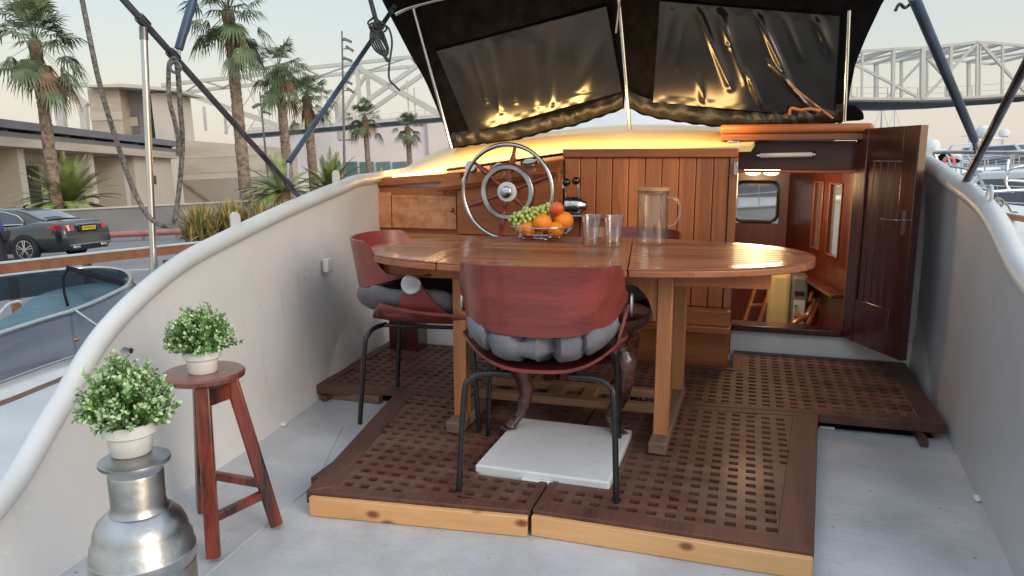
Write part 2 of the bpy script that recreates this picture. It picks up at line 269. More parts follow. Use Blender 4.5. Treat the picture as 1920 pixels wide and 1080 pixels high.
# ------------------------------------------------------------------ object helpers
def tag(o, label=None, cat=None, group=None, kind=None):
    if label: o['label'] = label
    if cat: o['category'] = cat
    if group: o['group'] = group
    if kind: o['kind'] = kind
    return o
def thing(name, label, cat, loc=(0, 0, 0), rz=0, group=None, land=False):
    o = bpy.data.objects.new(name, None); col.objects.link(o); o.empty_display_size = .1
    o.location = loc; o.rotation_euler = (0, 0, rz); tag(o, label, cat, group)
    if land: LAND.append(o)
    return o
def copy_tree(o, parent=None):
    c = o.copy(); col.objects.link(c); c.parent = parent
    for ch in list(o.children): copy_tree(ch, c)
    return c
class MB:
    def __init__(s): s.b = bmesh.new(); s.mi = 0
    def face(s, vs):
        try:
            f = s.b.faces.new([s.b.verts.new(v) for v in vs]); f.material_index = s.mi; return f
        except ValueError: return None
    def box(s, c, d, rz=0, rot=None):
        mt = Matrix.Translation(c) @ (rot.to_4x4() if rot else Matrix.Rotation(rz, 4, 'Z')) @ Matrix.Diagonal((d[0], d[1], d[2], 1))
        g = bmesh.ops.create_cube(s.b, size=1, matrix=mt)
        for v in g['verts']:
            for f in v.link_faces: f.material_index = s.mi
        return s
    def lohi(s, a, b):
        return s.box([(a[i]+b[i])/2 for i in range(3)], [abs(b[i]-a[i]) for i in range(3)])
    def beam(s, a, b, w, h, up=Vector((0, 0, 1))):
        a = Vector(a); b = Vector(b); x = (b-a); l = x.length
        if l < 1e-6: return s
        x.normalize(); y = Vector(up).cross(x)
        if y.length < 1e-3: y = Vector((0, 1, 0)).cross(x)
        y.normalize(); z = x.cross(y)
        return s.box((a+b)/2, (l, w, h), rot=Matrix((x, y, z)).transposed())
    def tube(s, pts, r, n=10, closed=False, cap=True):
        pts = [Vector(p) for p in pts]; N_ = len(pts)
        rr = r if isinstance(r, (list, tuple)) else [r]*N_
        rings = []; up = None
        for i, p in enumerate(pts):
            if closed: t = pts[(i+1) % N_]-pts[i-1]
            else: t = pts[min(i+1, N_-1)]-pts[max(i-1, 0)]
            if t.length < 1e-9: t = Vector((0, 0, 1))
            t.normalize()
            if up is None:
                up = Vector((0, 0, 1)) if abs(t.z) < .9 else Vector((1, 0, 0))
            x = up.cross(t)
            if x.length < 1e-4: x = Vector((1, 0, 0)).cross(t)
            x.normalize(); up = t.cross(x)
            rings.append([s.b.verts.new(p + (x*math.cos(2*math.pi*k/n)+up*math.sin(2*math.pi*k/n))*rr[i]) for k in range(n)])
        for i in range(N_ if closed else N_-1):
            a = rings[i]; b = rings[(i+1) % N_]
            for k in range(n):
                try:
                    f = s.b.faces.new((a[k], a[(k+1) % n], b[(k+1) % n], b[k])); f.smooth = True; f.material_index = s.mi
                except ValueError: pass
        if cap and not closed:
            for q in (rings[0][::-1], rings[-1]):
                f = s.b.faces.new(q); f.material_index = s.mi
        return s
    def lathe(s, prof, c=(0, 0, 0), rot=None, n=32, sx=1, sy=1):
        c = Vector(c); rings = []
        for r, z in prof:
            ring = []
            for k in range(n):
                v = Vector((r*math.cos(2*math.pi*k/n)*sx, r*math.sin(2*math.pi*k/n)*sy, z))
                if rot: v = rot @ v
                ring.append(s.b.verts.new(c+v))
            rings.append(ring)
        for i in range(len(rings)-1):
            for k in range(n):
                f = s.b.faces.new((rings[i][k], rings[i][(k+1) % n], rings[i+1][(k+1) % n], rings[i+1][k])); f.smooth = True; f.material_index = s.mi
        if prof[0] != prof[-1]:
            for q, r_ in ((rings[0][::-1], prof[0][0]), (rings[-1], prof[-1][0])):
                if r_ > 1e-6: f = s.b.faces.new(q); f.material_index = s.mi
        bmesh.ops.remove_doubles(s.b, verts=[v for g_ in rings for v in g_], dist=1e-6)
        return s
    def sphere(s, c, r, u=16, v=10, sc_=(1, 1, 1)):
        g = bmesh.ops.create_uvsphere(s.b, u_segments=u, v_segments=v, radius=r, matrix=Matrix.Translation(c) @ Matrix.Diagonal((*sc_, 1)))
        for x in g['verts']:
            for f in x.link_faces: f.smooth = True; f.material_index = s.mi
        return s
    def prism(s, pts, z0, z1):
        """polygon (x,y) extruded from z0 to z1"""
        a = [s.b.verts.new((p[0], p[1], z0)) for p in pts]; b = [s.b.verts.new((p[0], p[1], z1)) for p in pts]
        n = len(pts)
        s.b.faces.new(a[::-1]).material_index = s.mi; s.b.faces.new(b).material_index = s.mi
        for k in range(n): s.b.faces.new((a[k], a[(k+1) % n], b[(k+1) % n], b[k])).material_index = s.mi
        return s
    def slab(s, pts, off):
        """arbitrary planar polygon pts thickened by vector off"""
        off = Vector(off); a = [s.b.verts.new(Vector(p)) for p in pts]; b = [s.b.verts.new(Vector(p)+off) for p in pts]
        n = len(pts)
        s.b.faces.new(a[::-1]).material_index = s.mi; s.b.faces.new(b).material_index = s.mi
        for k in range(n): s.b.faces.new((a[k], a[(k+1) % n], b[(k+1) % n], b[k])).material_index = s.mi
        return s
    def grid(s, fn, nu, nv, thick=None, smooth=True):
        P = [[Vector(fn(i/nu, j/nv)) for j in range(nv+1)] for i in range(nu+1)]
        V = [[s.b.verts.new(p) for p in row] for row in P]
        def q(a, b, c, d):
            try:
                f = s.b.faces.new((a, b, c, d)); f.smooth = smooth; f.material_index = s.mi
            except ValueError: pass
        for i in range(nu):
            for j in range(nv): q(V[i][j], V[i+1][j], V[i+1][j+1], V[i][j+1])
        if thick is not None:
            W = [[s.b.verts.new(P[i][j]+Vector(thick)) for j in range(nv+1)] for i in range(nu+1)]
            for i in range(nu):
                for j in range(nv): q(W[i][j+1], W[i+1][j+1], W[i+1][j], W[i][j])
            for i in range(nu):
                q(V[i+1][0], V[i][0], W[i][0], W[i+1][0]); q(V[i][nv], V[i+1][nv], W[i+1][nv], W[i][nv])
            for j in range(nv):
                q(V[0][j], V[0][j+1], W[0][j+1], W[0][j]); q(V[nu][j+1], V[nu][j], W[nu][j], W[nu][j+1])
        return s
    def build(s, name, m, parent=None, bevel=0, seg=2, land=False, loc=None, norm=True, auto=True):
        me = bpy.data.meshes.new(name)
        if norm: bmesh.ops.recalc_face_normals(s.b, faces=s.b.faces)
        s.b.to_mesh(me); s.b.free(); me.set_sharp_from_angle(angle=R(38))
        for x in (m if isinstance(m, (list, tuple)) else [m]): me.materials.append(x)
        o = bpy.data.objects.new(name, me); col.objects.link(o)
        if parent: o.parent = parent
        if bevel:
            bv = o.modifiers.new('bevel', 'BEVEL'); bv.width = bevel; bv.segments = seg; bv.limit_method = 'ANGLE'; bv.angle_limit = R(35)
        if land: LAND.append(o)
        return o
def sub(o, lv=1):
    s_ = o.modifiers.new('smooth', 'SUBSURF'); s_.levels = lv; s_.render_levels = lv; return o
def spline(P, n=8):
    P = [Vector(p) for p in P]; out = []
    for i in range(len(P)-1):
        a = P[max(i-1, 0)]; b = P[i]; c = P[i+1]; d = P[min(i+2, len(P)-1)]
        for k in range(n):
            t = k/n; out.append(.5*((2*b)+(c-a)*t+(2*a-5*b+4*c-d)*t*t+(3*b-a-3*c+d)*t**3))
    out.append(P[-1]); return out
def lerp(a, b, t): return a+(b-a)*t
def interp(tab, x):
    if x <= tab[0][0]: return tab[0][1]
    for (a, b), (c, d) in zip(tab, tab[1:]):
        if x <= c: return b+(d-b)*(x-a)/(c-a)
    return tab[-1][1]
V3 = Vector
# =================================================================== BOAT SHELL
deck = MB().prism([(-2.30, 4.7), (-2.05, 2.9), (-1.98, 2.0), (-1.8, 1.0), (-1.3, -.4), (.2, -.4), (.75, 1.0), (1.0, 2.4), (1.05, 4.7)], -.06, 0).build('boat_deck', M['deck'])
tag(deck, kind='structure')
sm = MB()
sm.beam(oZ(385, 1078, .001), oZ(590, 905, .001), .014, .004); sm.beam(oZ(590, 905, .001), oZ(640, 800, .001), .014, .004)
sw = sm.build('deck_seam', M['deck'], None, .002); tag(sw, kind='structure')
capL = [(-1.30, -.45, .06), (-1.66, .3, .07), (-1.84, .9, .12), (-1.92, 1.36, .262), (-1.96, 1.60, .44), (-1.99, 1.85, .648), (-2.01, 2.19, .806), (-2.02, 2.56, .897), (-2.03, 3.0, .985), (-2.03, 3.40, 1.056), (-2.10, 3.72, 1.085), (-2.20, 4.1, 1.09), (-2.32, 4.9, 1.12), (-2.4, 6.2, 1.2)]
botL = [(-1.28, -.45), (-1.62, .3), (-1.78, .9), (-1.85, 1.36), (-1.88, 1.6), (-1.91, 1.85), (-1.93, 2.19), (-1.96, 2.56), (-2.01, 3.0), (-2.06, 3.4), (-2.12, 3.72), (-2.17, 4.1), (-2.26, 4.9), (-2.3, 6.2)]
capR = [(.2, -.45, .06), (.52, .3, .07), (.68, .9, .14), (.78, 1.36, .28), (.85, 1.85, .56), (.89, 2.3, .70), (.905, 2.86, .81), (.905, 3.31, .995), (.905, 3.9, 1.10), (.905, 4.65, 1.205), (.90, 5.5, 1.27), (.85, 7, 1.33)]
botR = [(.2, -.45), (.5, .3), (.62, .9), (.70, 1.36), (.76, 1.85), (.80, 2.33), (.845, 2.86), (.875, 3.31), (.91, 3.9), (.94, 4.65), (.95, 5.5), (.95, 7)]
def bulwark(cap, bot, out, name, label, rad):
    r = thing(name, label, 'bulwark')
    C_ = spline(cap, 6); B_ = spline([(a, b, 0) for a, b in bot], 6); n = len(C_)-1
    def fn(u, v):
        k = round(u*n); a = B_[k].copy(); b = C_[k]
        p = a.lerp(b, v) if v >= 0 else a
        p.x += out*.02*math.sin(v*3.14)*.6
        return p
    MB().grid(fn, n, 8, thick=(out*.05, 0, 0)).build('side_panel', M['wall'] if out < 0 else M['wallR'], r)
    # hull outside, below the deck line
    def fo(u, v):
        k = round(u*n); c = C_[k]; return V3((c.x+out*(.07-.25*v*v), c.y, c.z-.03-(c.z+1.2)*v))
    MB().grid(fo, n, 6, thick=(-out*.01, 0, 0)).build('hull_side', M['white'], r)
    m = MB(); pts = C_; rad_ = rad
    m.tube(pts, rad_, 14)
    m.build('cap_rail', M['cap'], r)
    return r
bl = bulwark(capL, botL, -1, 'bulwark', 'curved pale grey bulwark with rounded white cap on the left side of the cockpit', .035)
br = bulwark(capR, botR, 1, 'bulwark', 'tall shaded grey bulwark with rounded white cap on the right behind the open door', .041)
def lug(p, ax, r):
    m = MB(); pts = []
    for k in range(13):
        a = math.pi*k/12; pts.append((math.cos(a)*.022, .035+math.sin(a)*.024))
    pts = [(.022, -.02)]+pts+[(-.022, -.02)]
    m.slab([V3(p)+V3((ax[0]*q[0], ax[1]*q[0], q[1])) - V3((-ax[1], ax[0], 0))*.007 for q in pts], V3((-ax[1], ax[0], 0))*.014)
    m.sphere(V3(p)+V3((0, 0, .038)), .0085)
    return m.build('mooring_lug', M['cap'], r, bevel=.002)
lug((-2.02, 2.56, .93), (.3, .95), bl); lug((-2.03, 3.38, 1.09), (.3, .95), bl)
def ringlug(p, r):
    m = MB(); m.tube([V3(p)+V3((.012*0, math.cos(a)*.028, .03+math.sin(a)*.035)) for a in [math.pi*2*k/16 for k in range(16)]], .007, 8, closed=True)
    m.build('ring', M['cap'], r)
ringlug((.905, 3.35, 1.035), br); ringlug((.905, 4.62, 1.24), br)
m = MB(); p = oX(1725, 373, .885); m.box(p, (.012, .10, .035)); m.box(p+V3((-.02, -.05, 0)), (.03, .03, .05)); m.build('door_hook', M['steel'], br, .003)
q0_, q1_ = oZ(1536, 800, .006), oZ(1565, 803, .006)
tag(MB().beam(q0_, q1_, .016, .010).build('wood_offcut', M['white'], None, .002), 'small white offcut lying on the deck beside the right front grating', 'offcut')
# junction box on the left bulwark
p = oX(615, 497, -2.005)
m = MB().box(p, (.03, .055, .07)); j = m.build('junction_box', M['plastic'], None, .006)
tag(j, 'small white plastic box fixed to the left bulwark behind the red chair', 'junction box')
m = MB(); p = oX(240, 655, -1.955); p = p-V3((.018, 0, 0)); m.tube([p, p+V3((.03, 0, -.004))], .007); m.tube([p+V3((.028, 0, -.004)), p+V3((.031, 0, -.004))], .010); tag(m.build('drain_fitting', M['steel_dull']), 'tiny grey fitting on the left bulwark above the potted plants', 'fitting')
m = MB(); p = oZ(531, 795, .01)
m.sphere(p, .016, sc_=(1, 1.2, .6)); tag(m.build('deck_drain', M['plastic']), 'small white plug on the deck at the foot of the left bulwark', 'plug')
m = MB(); p = oZ(1832, 934, .01); m.sphere(p, .017, sc_=(.8, 1.3, .7)); tag(m.build('deck_drain', M['plastic']), 'small white plug on the deck at the foot of the right bulwark', 'plug')

# =================================================================== CABIN
cab = thing('cabin', 'varnished teak cabin bulkhead with helm cabinet, open doorway and roof tinted with led glow', 'cabin')
XL, XR = -1.02, -.105
m = MB()
x = XL
while x < XR-.02:
    x2 = min(x+.0925, XR); m.lohi((x+.002, 4.2, .385), (x2-.002, 4.225, 1.212)); x = x2
m.build('board_panel', M['boards'], cab, .004)
MB().lohi((XL-.01, 4.23, .0), (-.06, 4.25, 1.24)).build('backing_panel', M['darkhead'], cab)
MB().lohi((XL-.01, 4.185, 1.213), (-.062, 4.25, 1.262)).build('top_rail', M['teakX'], cab, .006)
MB().lohi((XR+.002, 4.19, .385), (-.06, 4.252, 1.212)).build('corner_post', M['teakZ'], cab, .004)
MB().lohi((-.104, 4.252, .08), (-.062, 4.50, 1.262)).build('side_post', M['teakZ'], cab, .004)
m = MB(); m.lohi((XL, 4.10, .30), (-.06, 4.198, .384)); m.lohi((XL, 4.07, .262), (-.055, 4.198, .298)); m.lohi((XL, 4.10, .01), (-.06, 4.198, .260))
m.build('lower_locker', M['teakX'], cab, .005)
# left cabinet
m = MB(); m.lohi((-2.25, 4.2, .757), (XL-.012, 4.26, 1.035)); m.build('cabinet_front', M['teakX'], cab, .003)
d = MB().lohi((-2.123, 4.178, .780), (-1.69, 4.199, .985)).build('cabinet_door', M['copper'], cab, .004)
MB().sphere((-1.715, 4.17, .90), .014).build('knob', M['brass'], d)
MB().lohi((-2.25, 4.18, .78), (-2.13, 4.199, 1.0)).build('cabinet_stile', M['copper'], cab, .003)
def slope(u, v): return V3((lerp(-2.26, -1.66, u), lerp(4.17, 4.5, v), lerp(1.035, 1.075, u)+.02*v))
MB().grid(slope, 6, 4, thick=(0, 0, .05), smooth=False).build('cabinet_top', M['teakX'], cab, .006)
MB().lohi((-2.25, 4.09, .632), (-1.03, 4.198, .755)).build('ledge', M['ledge'], cab, .006)
MB().lohi((-2.25, 4.21, 0), (-1.035, 4.25, .63)).build('white_base', M['white'], cab)
p = oZ(758, 650, .09); MB().lohi((p.x-.08, p.y-.04, .0), (p.x+.11, p.y+.1, .33)).build('step_block', M['darkwood'], cab, .006)
# dashboard
m = MB()
m.slab([(-1.78, 4.18, 1.03), (-1.78, 4.20, 1.05), (-1.78, 4.34, 1.135), (-1.78, 4.5, 1.135), (-1.78, 4.5, 1.0), (-1.78, 4.2, .98)], (.01, 0, 0))
dz = lambda u: lerp(1.125, 1.225, u)
def dash(u, v): return V3((lerp(-1.77, -1.03, u), lerp(4.06, 4.30, v), dz(u)-.085+.085*v))
m.grid(dash, 6, 4, thick=(0, .02, -.03), smooth=False)
m.build('dashboard', M['teakX'], cab, .004)
def dtop(u, v): return V3((lerp(-1.79, -1.01, u), lerp(4.27, 4.5, v), dz(u)+.002))
MB().grid(dtop, 6, 3, thick=(0, 0, .022), smooth=False).build('dash_lid', M['stooltop'], cab, .004)
def dfront(u, v): return V3((lerp(-1.66, -1.03, u), 4.12, lerp(.76, dz(u)-.10, v)))
MB().grid(dfront, 6, 4, thick=(0, .07, 0), smooth=False).build('helm_panel', M['mahog'] if 0 else M['teakX'], cab, .003)
nrm = V3((0, -.33, 1)).normalized(); rot = V3((0, 0, 1)).rotation_difference(nrm).to_matrix()
for (px, py) in ((935, 315), (992, 307)):
    p = oY(px, py, 4.2)
    g = MB().lathe([(.052, 0), (.052, .012), (.044, .016), (.040, .010), (.0, .010)], p, rot, 28).build('gauge', M['steel'], cab)
    MB().lathe([(.0, .011), (.039, .011), (.039, .0125), (0, .0125)], p, rot, 28).build('dial', M['plastic'], g)
p = oY(883, 312, 4.15); g = MB().lathe([(.03, -.04), (.034, 0), (.034, .01), (.0, .012)], p, Matrix.Rotation(R(70), 3, 'X'), 24).build('gauge', M['steel_dull'], cab)
# roof, lit by the strip
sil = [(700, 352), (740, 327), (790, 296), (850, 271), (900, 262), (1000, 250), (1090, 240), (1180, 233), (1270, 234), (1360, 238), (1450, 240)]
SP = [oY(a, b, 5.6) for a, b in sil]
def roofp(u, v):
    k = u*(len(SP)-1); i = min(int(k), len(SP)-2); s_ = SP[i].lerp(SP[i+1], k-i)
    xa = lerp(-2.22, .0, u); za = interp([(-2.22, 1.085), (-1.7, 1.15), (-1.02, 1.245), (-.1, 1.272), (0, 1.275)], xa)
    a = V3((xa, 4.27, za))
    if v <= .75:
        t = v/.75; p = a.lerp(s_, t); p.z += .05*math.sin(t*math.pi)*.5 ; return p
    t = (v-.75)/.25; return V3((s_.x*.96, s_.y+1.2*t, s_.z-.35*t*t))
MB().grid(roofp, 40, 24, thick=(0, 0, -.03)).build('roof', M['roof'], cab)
sil2 = [oY(a, b, 6.6) for a, b in ((900, 262), (1000, 238), (1090, 218), (1180, 205), (1270, 214), (1360, 232), (1450, 240))]
def coachp(u, v):
    k = u*(len(sil2)-1); i = min(int(k), len(sil2)-2); s_ = sil2[i].lerp(sil2[i+1], k-i); a = math.sin(v*math.pi)
    return V3((s_.x, s_.y+lerp(-.7, 1.3, v), s_.z-.30*(1-a)))
MB().grid(coachp, 24, 12, thick=(0, 0, -.03)).build('coachroof', M['white'], cab)
MB().lohi((-2.2, 4.22, 1.0), (-1.80, 4.268, 1.075)).build('roof_edge', M['cap'], cab, .01)
# doorway
DY = 4.5
m = MB(); m.lohi((-.058, DY, 0), (.92, DY+.04, .198)); m.build('coaming', M['white'], cab, .004)
MB().lohi((-.10, DY-.03, .200), (.60, DY+.12, .235)).build('sill', M['darkwood'], cab, .005)
MB().lohi((.555, DY, .236), (.60, DY+.06, 1.30)).build('door_jamb', M['teakZ'], cab, .004)
MB().lohi((.602, DY+.01, .2), (.93, DY+.05, 1.25)).build('side_bulkhead', M['white'], cab)
hd = MB().lohi((-.10, DY+.02, 1.145), (.553, DY+.05, 1.305)).build('header_panel', M['darkhead'], cab, .003)
MB().lohi((-.10, DY-.01, 1.128), (.553, DY+.055, 1.143)).build('header_trim', M['teakX'], cab, .003)
a = oY(1423, 292, DY-.005); b = oY(1524, 290, DY-.005)
t = MB().tube([a, b], .014, 12).build('tube_lamp', M['plastic'], hd)
m = MB(); m.tube([a-V3((.012, 0, 0)), a+V3((.004, 0, 0))], .019); m.tube([b-V3((.004, 0, 0)), b+V3((.012, 0, 0))], .019); m.lohi((a.x, a.y+.012, a.z-.008), (b.x, a.y+.024, a.z+.008)); m.build('lamp_bracket', M['steel'], t)
m = MB(); m.lohi((-.175, 4.40, 1.345), (.62, 6.3, 1.395)); m.build('hood', M['teakX'], cab, .02, 3)
m = MB(); m.lohi((-.165, 4.415, 1.307), (.60, 4.47, 1.343)); m.build('hood_lip', M['ledge'] if 0 else M['table'], cab, .005)
MB().lohi((-.125, 4.38, 1.225), (-.062, 4.498, 1.306)).build('hinge_plate', M['steel_dull'], cab, .003)
MB().lohi((-.082, 4.175, 1.12), (-.062, 4.184, 1.19)).build('hinge_plate', M['steel_dull'], cab, .002)
# door, standing open towards the camera
h0 = V3((.565, 4.47, 0)); h1 = V3((.782, 4.02, 0)); dx = (h1-h0); W = dx.length; dx.normalize(); dn = V3((0, 0, 1)).cross(dx)
rotd = Matrix((dx, dn, V3((0, 0, 1)))).transposed()
def dbox(m, u0, u1, z0, z1, n0, n1):
    c = h0+dx*((u0+u1)/2)+dn*((n0+n1)/2); c.z = (z0+z1)/2; m.box(c, (abs(u1-u0), abs(n1-n0), z1-z0), rot=rotd)
m = MB(); zb, zt = .205, 1.365
dbox(m, 0, .10, zb, zt, -.02, .02); dbox(m, W-.11, W, zb, zt, -.02, .02); dbox(m, .101, W-.111, zt-.17, zt, -.02, .02); dbox(m, .101, W-.111, zb, zb+.24, -.02, .02)
door = m.build('door', M['darkwood'], cab, .004)
m = MB(); k = 5; w0 = (W-.21-.004)/k
for i in range(k): dbox(m, .103+i*w0, .103+(i+1)*w0-.003, zb+.241, zt-.171, -.010, .010)
m.build('door_boards', M['darkwood'], door, .003)
m = MB(); dbox(m, W+.001, W+.006, zb, zt, -.019, .019); m.build('door_edge', M['darkwood'], door)
hz = .905; hp = h0+dx*(W-.055); hp.z = hz
for sg in (-1, 1):
    q = hp+dn*(.022*sg); m = MB(); m.box(q+V3((0, 0, -.01)), (.022, .005, .12), rot=rotd)
    m.tube([q, q+dn*(.035*sg), q+dn*(.04*sg)-dx*.03, q+dn*(.04*sg)-dx*.12], .008, 8)
    m.build('handle', M['steel'], door)
# interior
m = MB(); m.lohi((-1.0, 4.56, -.42), (.62, 6.3, -.40)); m.build('cabin_sole', M['stretch'], cab)
m = MB(); m.lohi((-.9, 4.57, 1.18), (.61, 6.3, 1.22)); m.build('deckhead', M['innerwood'], cab)
w0_, w1_ = oY(1378, 338, 6.2), oY(1459, 419, 6.2)
wx0, wx1, wz1, wz0 = w0_.x, w1_.x, w0_.z, w1_.z
m = MB(); m.lohi((-1.0, 6.2, -.4), (wx0, 6.24, 1.18)); m.lohi((wx1, 6.2, -.4), (.6, 6.24, 1.18)); m.lohi((wx0+.0005, 6.201, wz1), (wx1-.0005, 6.239, 1.18)); m.lohi((wx0+.0005, 6.201, -.4), (wx1-.0005, 6.239, wz0))
m.build('forward_wall', M['innerwood'], cab)
MB().lohi((-.30, 4.56, -.4), (-.12, 4.60, 1.18)).build('inner_post', M['innerwood'], cab)
def rrect(cx, cz, hw, hh, r, n=5):
    P = []
    for (sx_, sz_, a0) in ((1, 1, 0), (-1, 1, 90), (-1, -1, 180), (1, -1, 270)):
        for k in range(n+1):
            a = R(a0+90*k/n); P.append((cx+sx_*(hw-r)+r*math.cos(a), cz+sz_*(hh-r)+r*math.sin(a)))
    return P
fr = rrect((wx0+wx1)/2, (wz0+wz1)/2, (wx1-wx0)/2-.012, (wz1-wz0)/2-.012, .06)
wi = MB().tube([(a, 6.19, b) for a, b in fr], .014, 8, closed=True).build('window', M['steel'], cab)
m = MB(); rr2 = rrect((wx0+wx1)/2, (wz0+wz1)/2, (wx1-wx0)/2-.008, (wz1-wz0)/2-.008, .06)
m.slab([(a, 6.212, b) for a, b in rr2], (0, .004, 0)); m.build('pane', M['pane'], wi)
# corner fillets of the window opening
ca, cb = V3((.575, 4.57, 0)), V3((.30, 6.2, 0)); wd = (cb-ca); WL = wd.length; wd.normalize(); wnn = V3((0, 0, 1)).cross(wd)
rotw = Matrix((wd, wnn, V3((0, 0, 1)))).transposed()
def wt(px, py):                 # pixel -> distance along the side wall and height
    d = ray(px, py); nn = wnn; t = (ca-CAM).dot(nn)/d.dot(nn); p = CAM+d*t; return (p-ca).dot(wd), p.z
def wbox(m, t0, t1, z0, z1, n0, n1):
    c = ca+wd*((t0+t1)/2)+wnn*((n0+n1)/2); c.z = (z0+z1)/2; m.box(c, (abs(t1-t0), abs(n1-n0), z1-z0), rot=rotw)
tA, zA = wt(1581, 347); tB, zB = wt(1551, 458); tC, zC = wt(1545, 343); tD, zD = wt(1523, 440)
z1w = 1.05; z0w = .62
m = MB()
wbox(m, 0, tA, -.4, 1.18, -.03, 0); wbox(m, tB, tC, -.4, 1.18, -.03, 0); wbox(m, tD, WL, -.4, 1.18, -.03, 0)
for a_, b_ in ((tA, tB), (tC, tD)): wbox(m, a_+.001, b_-.001, -.4, z0w, -.029, -.001); wbox(m, a_+.001, b_-.001, z1w, 1.18, -.029, -.001)
m.build('side_wall', wood('dark side wall', (.17, .034, .018), (.08, .017, .01), 'Z', .35, .3, gs=6), cab)
for a_, b_ in ((tA, tB), (tC, tD)):
    m = MB(); f_ = .012
    wbox(m, a_-f_, a_, z0w-f_, z1w+f_, .001, .009); wbox(m, b_, b_+f_, z0w-f_, z1w+f_, .001, .009); wbox(m, a_+.001, b_-.001, z1w, z1w+f_, .001, .009); wbox(m, a_+.001, b_-.001, z0w-f_, z0w, .001, .009)
    f1 = m.build('window', M['trimwood'], cab, .003)
    m = MB(); wbox(m, a_, b_, z0w, z1w, -.018, -.014); m.build('pane', M['pane'], f1)
m = MB(); wbox(m, .05, WL-.02, .40, .425, .001, .075); m.build('shelf', M['stooltop'], cab, .004)
# cabin lamps
for px, py in ((1412, 322), (1446, 326)):
    p = oY(px, py, 4.85); p.z = 1.150
    lp = thing('ceiling_lamp', 'lit oval cabin lamp under the deckhead, '+('the left' if px < 1430 else 'the right')+' of the pair', 'lamp', group='cabin lamps')
    MB().lathe([(.062, .015), (.064, 0), (.055, -.004), (0, -.004)], p, None, 28, 1, .8).build('base', M['steel'], lp)
    MB().lathe([(.052, -.005), (.050, -.024), (.035, -.038), (0, -.044)], p, None, 28, 1, .8).build('shade', emit('lit lamp glass', (1, .80, .50), 7), lp)
    ld = bpy.data.lights.new('cabin_glow', 'POINT'); ld.energy = 4.5; ld.color = (1, .62, .30); ld.shadow_soft_size = .10
    lo = bpy.data.objects.new('cabin_glow', ld); col.objects.link(lo); lo.location = p+V3((0, .1, -.09)); lo.parent = lp
# things below in the cabin
ac = thing('air_conditioner', 'portable white and grey air conditioner with painted lamp glow standing inside the cabin doorway', 'air conditioner')
p = oD(1472, 600, 5.1); ax_, ay_, az_ = p.x, p.y, -.40
m = MB(); m.lohi((ax_-.13, ay_-.12, az_), (ax_+.02, ay_+.14, .46)); m.build('body', mat('plastic with lamp glow', (.84, .68, .28), .4, 0, .03), ac, .045, 4)  # yellow lamp glow put into the body colour
m = MB(); m.lohi((ax_+.022, ay_-.10, az_), (ax_+.13, ay_+.12, .43)); g = m.build('rear_panel', M['steel_dull'] if 0 else mat('grey plastic', (.20, .20, .19), .5), ac, .02, 3)
m = MB(); m.lohi((ax_+.045, ay_-.104, .30), (ax_+.105, ay_-.1005, .33)); m.build('grip', M['rubber'], g)
m = MB(); m.lohi((ax_+.04, ay_-.106, .06), (ax_+.112, ay_-.1005, .27)); lb = m.build('energy_label', M['plastic'], ac)
m = MB()
cols = [(.02, .35, .08), (.25, .5, .05), (.7, .6, .03), (.75, .25, .02), (.6, .03, .02)]
mats_ = [mat('label stripe', c, .5) for c in cols]
for i in range(5): m.mi = i; m.lohi((ax_+.046, ay_-.1085, .225-i*.018), (ax_+.07+i*.006, ay_-.1065, .236-i*.018))
m.build('label_bars', mats_, lb)
lad = thing('ladder', 'small wooden ladder leaning inside the dark cabin doorway', 'ladder')
a0, a1 = oD(1393, 615, 5.0), oD(1424, 520, 5.1); off = V3((.095, .02, 0))
m = MB(); dl = (a1-a0); b0 = a0-dl*1.2
for o_ in (V3((0, 0, 0)), off): m.beam(b0+o_, a1+o_, .022, .03)
m.build('rails', M['trimwood'], lad, .003)
m = MB()
for k in range(6): q = b0.lerp(a1, (k+.5)/6); m = MB().beam(q, q+off, .03, .018); m.build('rung', M['trimwood'], lad, .002)
wc = thing('wooden_chair', 'polished bentwood chair with curved arm deep inside the cabin', 'chair')
p = oD(1540, 600, 5.2)
arm = spline([oD(1518, 566, 4.85), oD(1526, 546, 4.9), oD(1545, 539, 4.95), oD(1561, 547, 4.92), oD(1556, 557, 4.86), oD(1535, 561, 4.82)], 6)
MB().tube(arm, .014, 10).build('arm', M['trimwood'], wc)
m = MB()
for a_, b_, c_ in (((1528, 560), (1515, 590), (1485, 612)), ((1550, 558), (1548, 590), (1540, 625)), ((1540, 556), (1525, 585), (1512, 620))):
    q = spline([oD(*a_, 4.86), oD(*b_, 4.86), oD(*c_, 4.84), oD(c_[0]-4, c_[1]+60, 4.84)], 5); m.tube(q, [.016, .017, .018]+[.02]*(len(q)-3), 8)
m.build('slat', M['trimwood'], wc)
MB().lathe([(.16, 0), (.18, .012), (.17, .03), (0, .032)], V3((p.x-.02, p.y-.2, -.28)), None, 28).build('seat', M['trimwood'], wc)

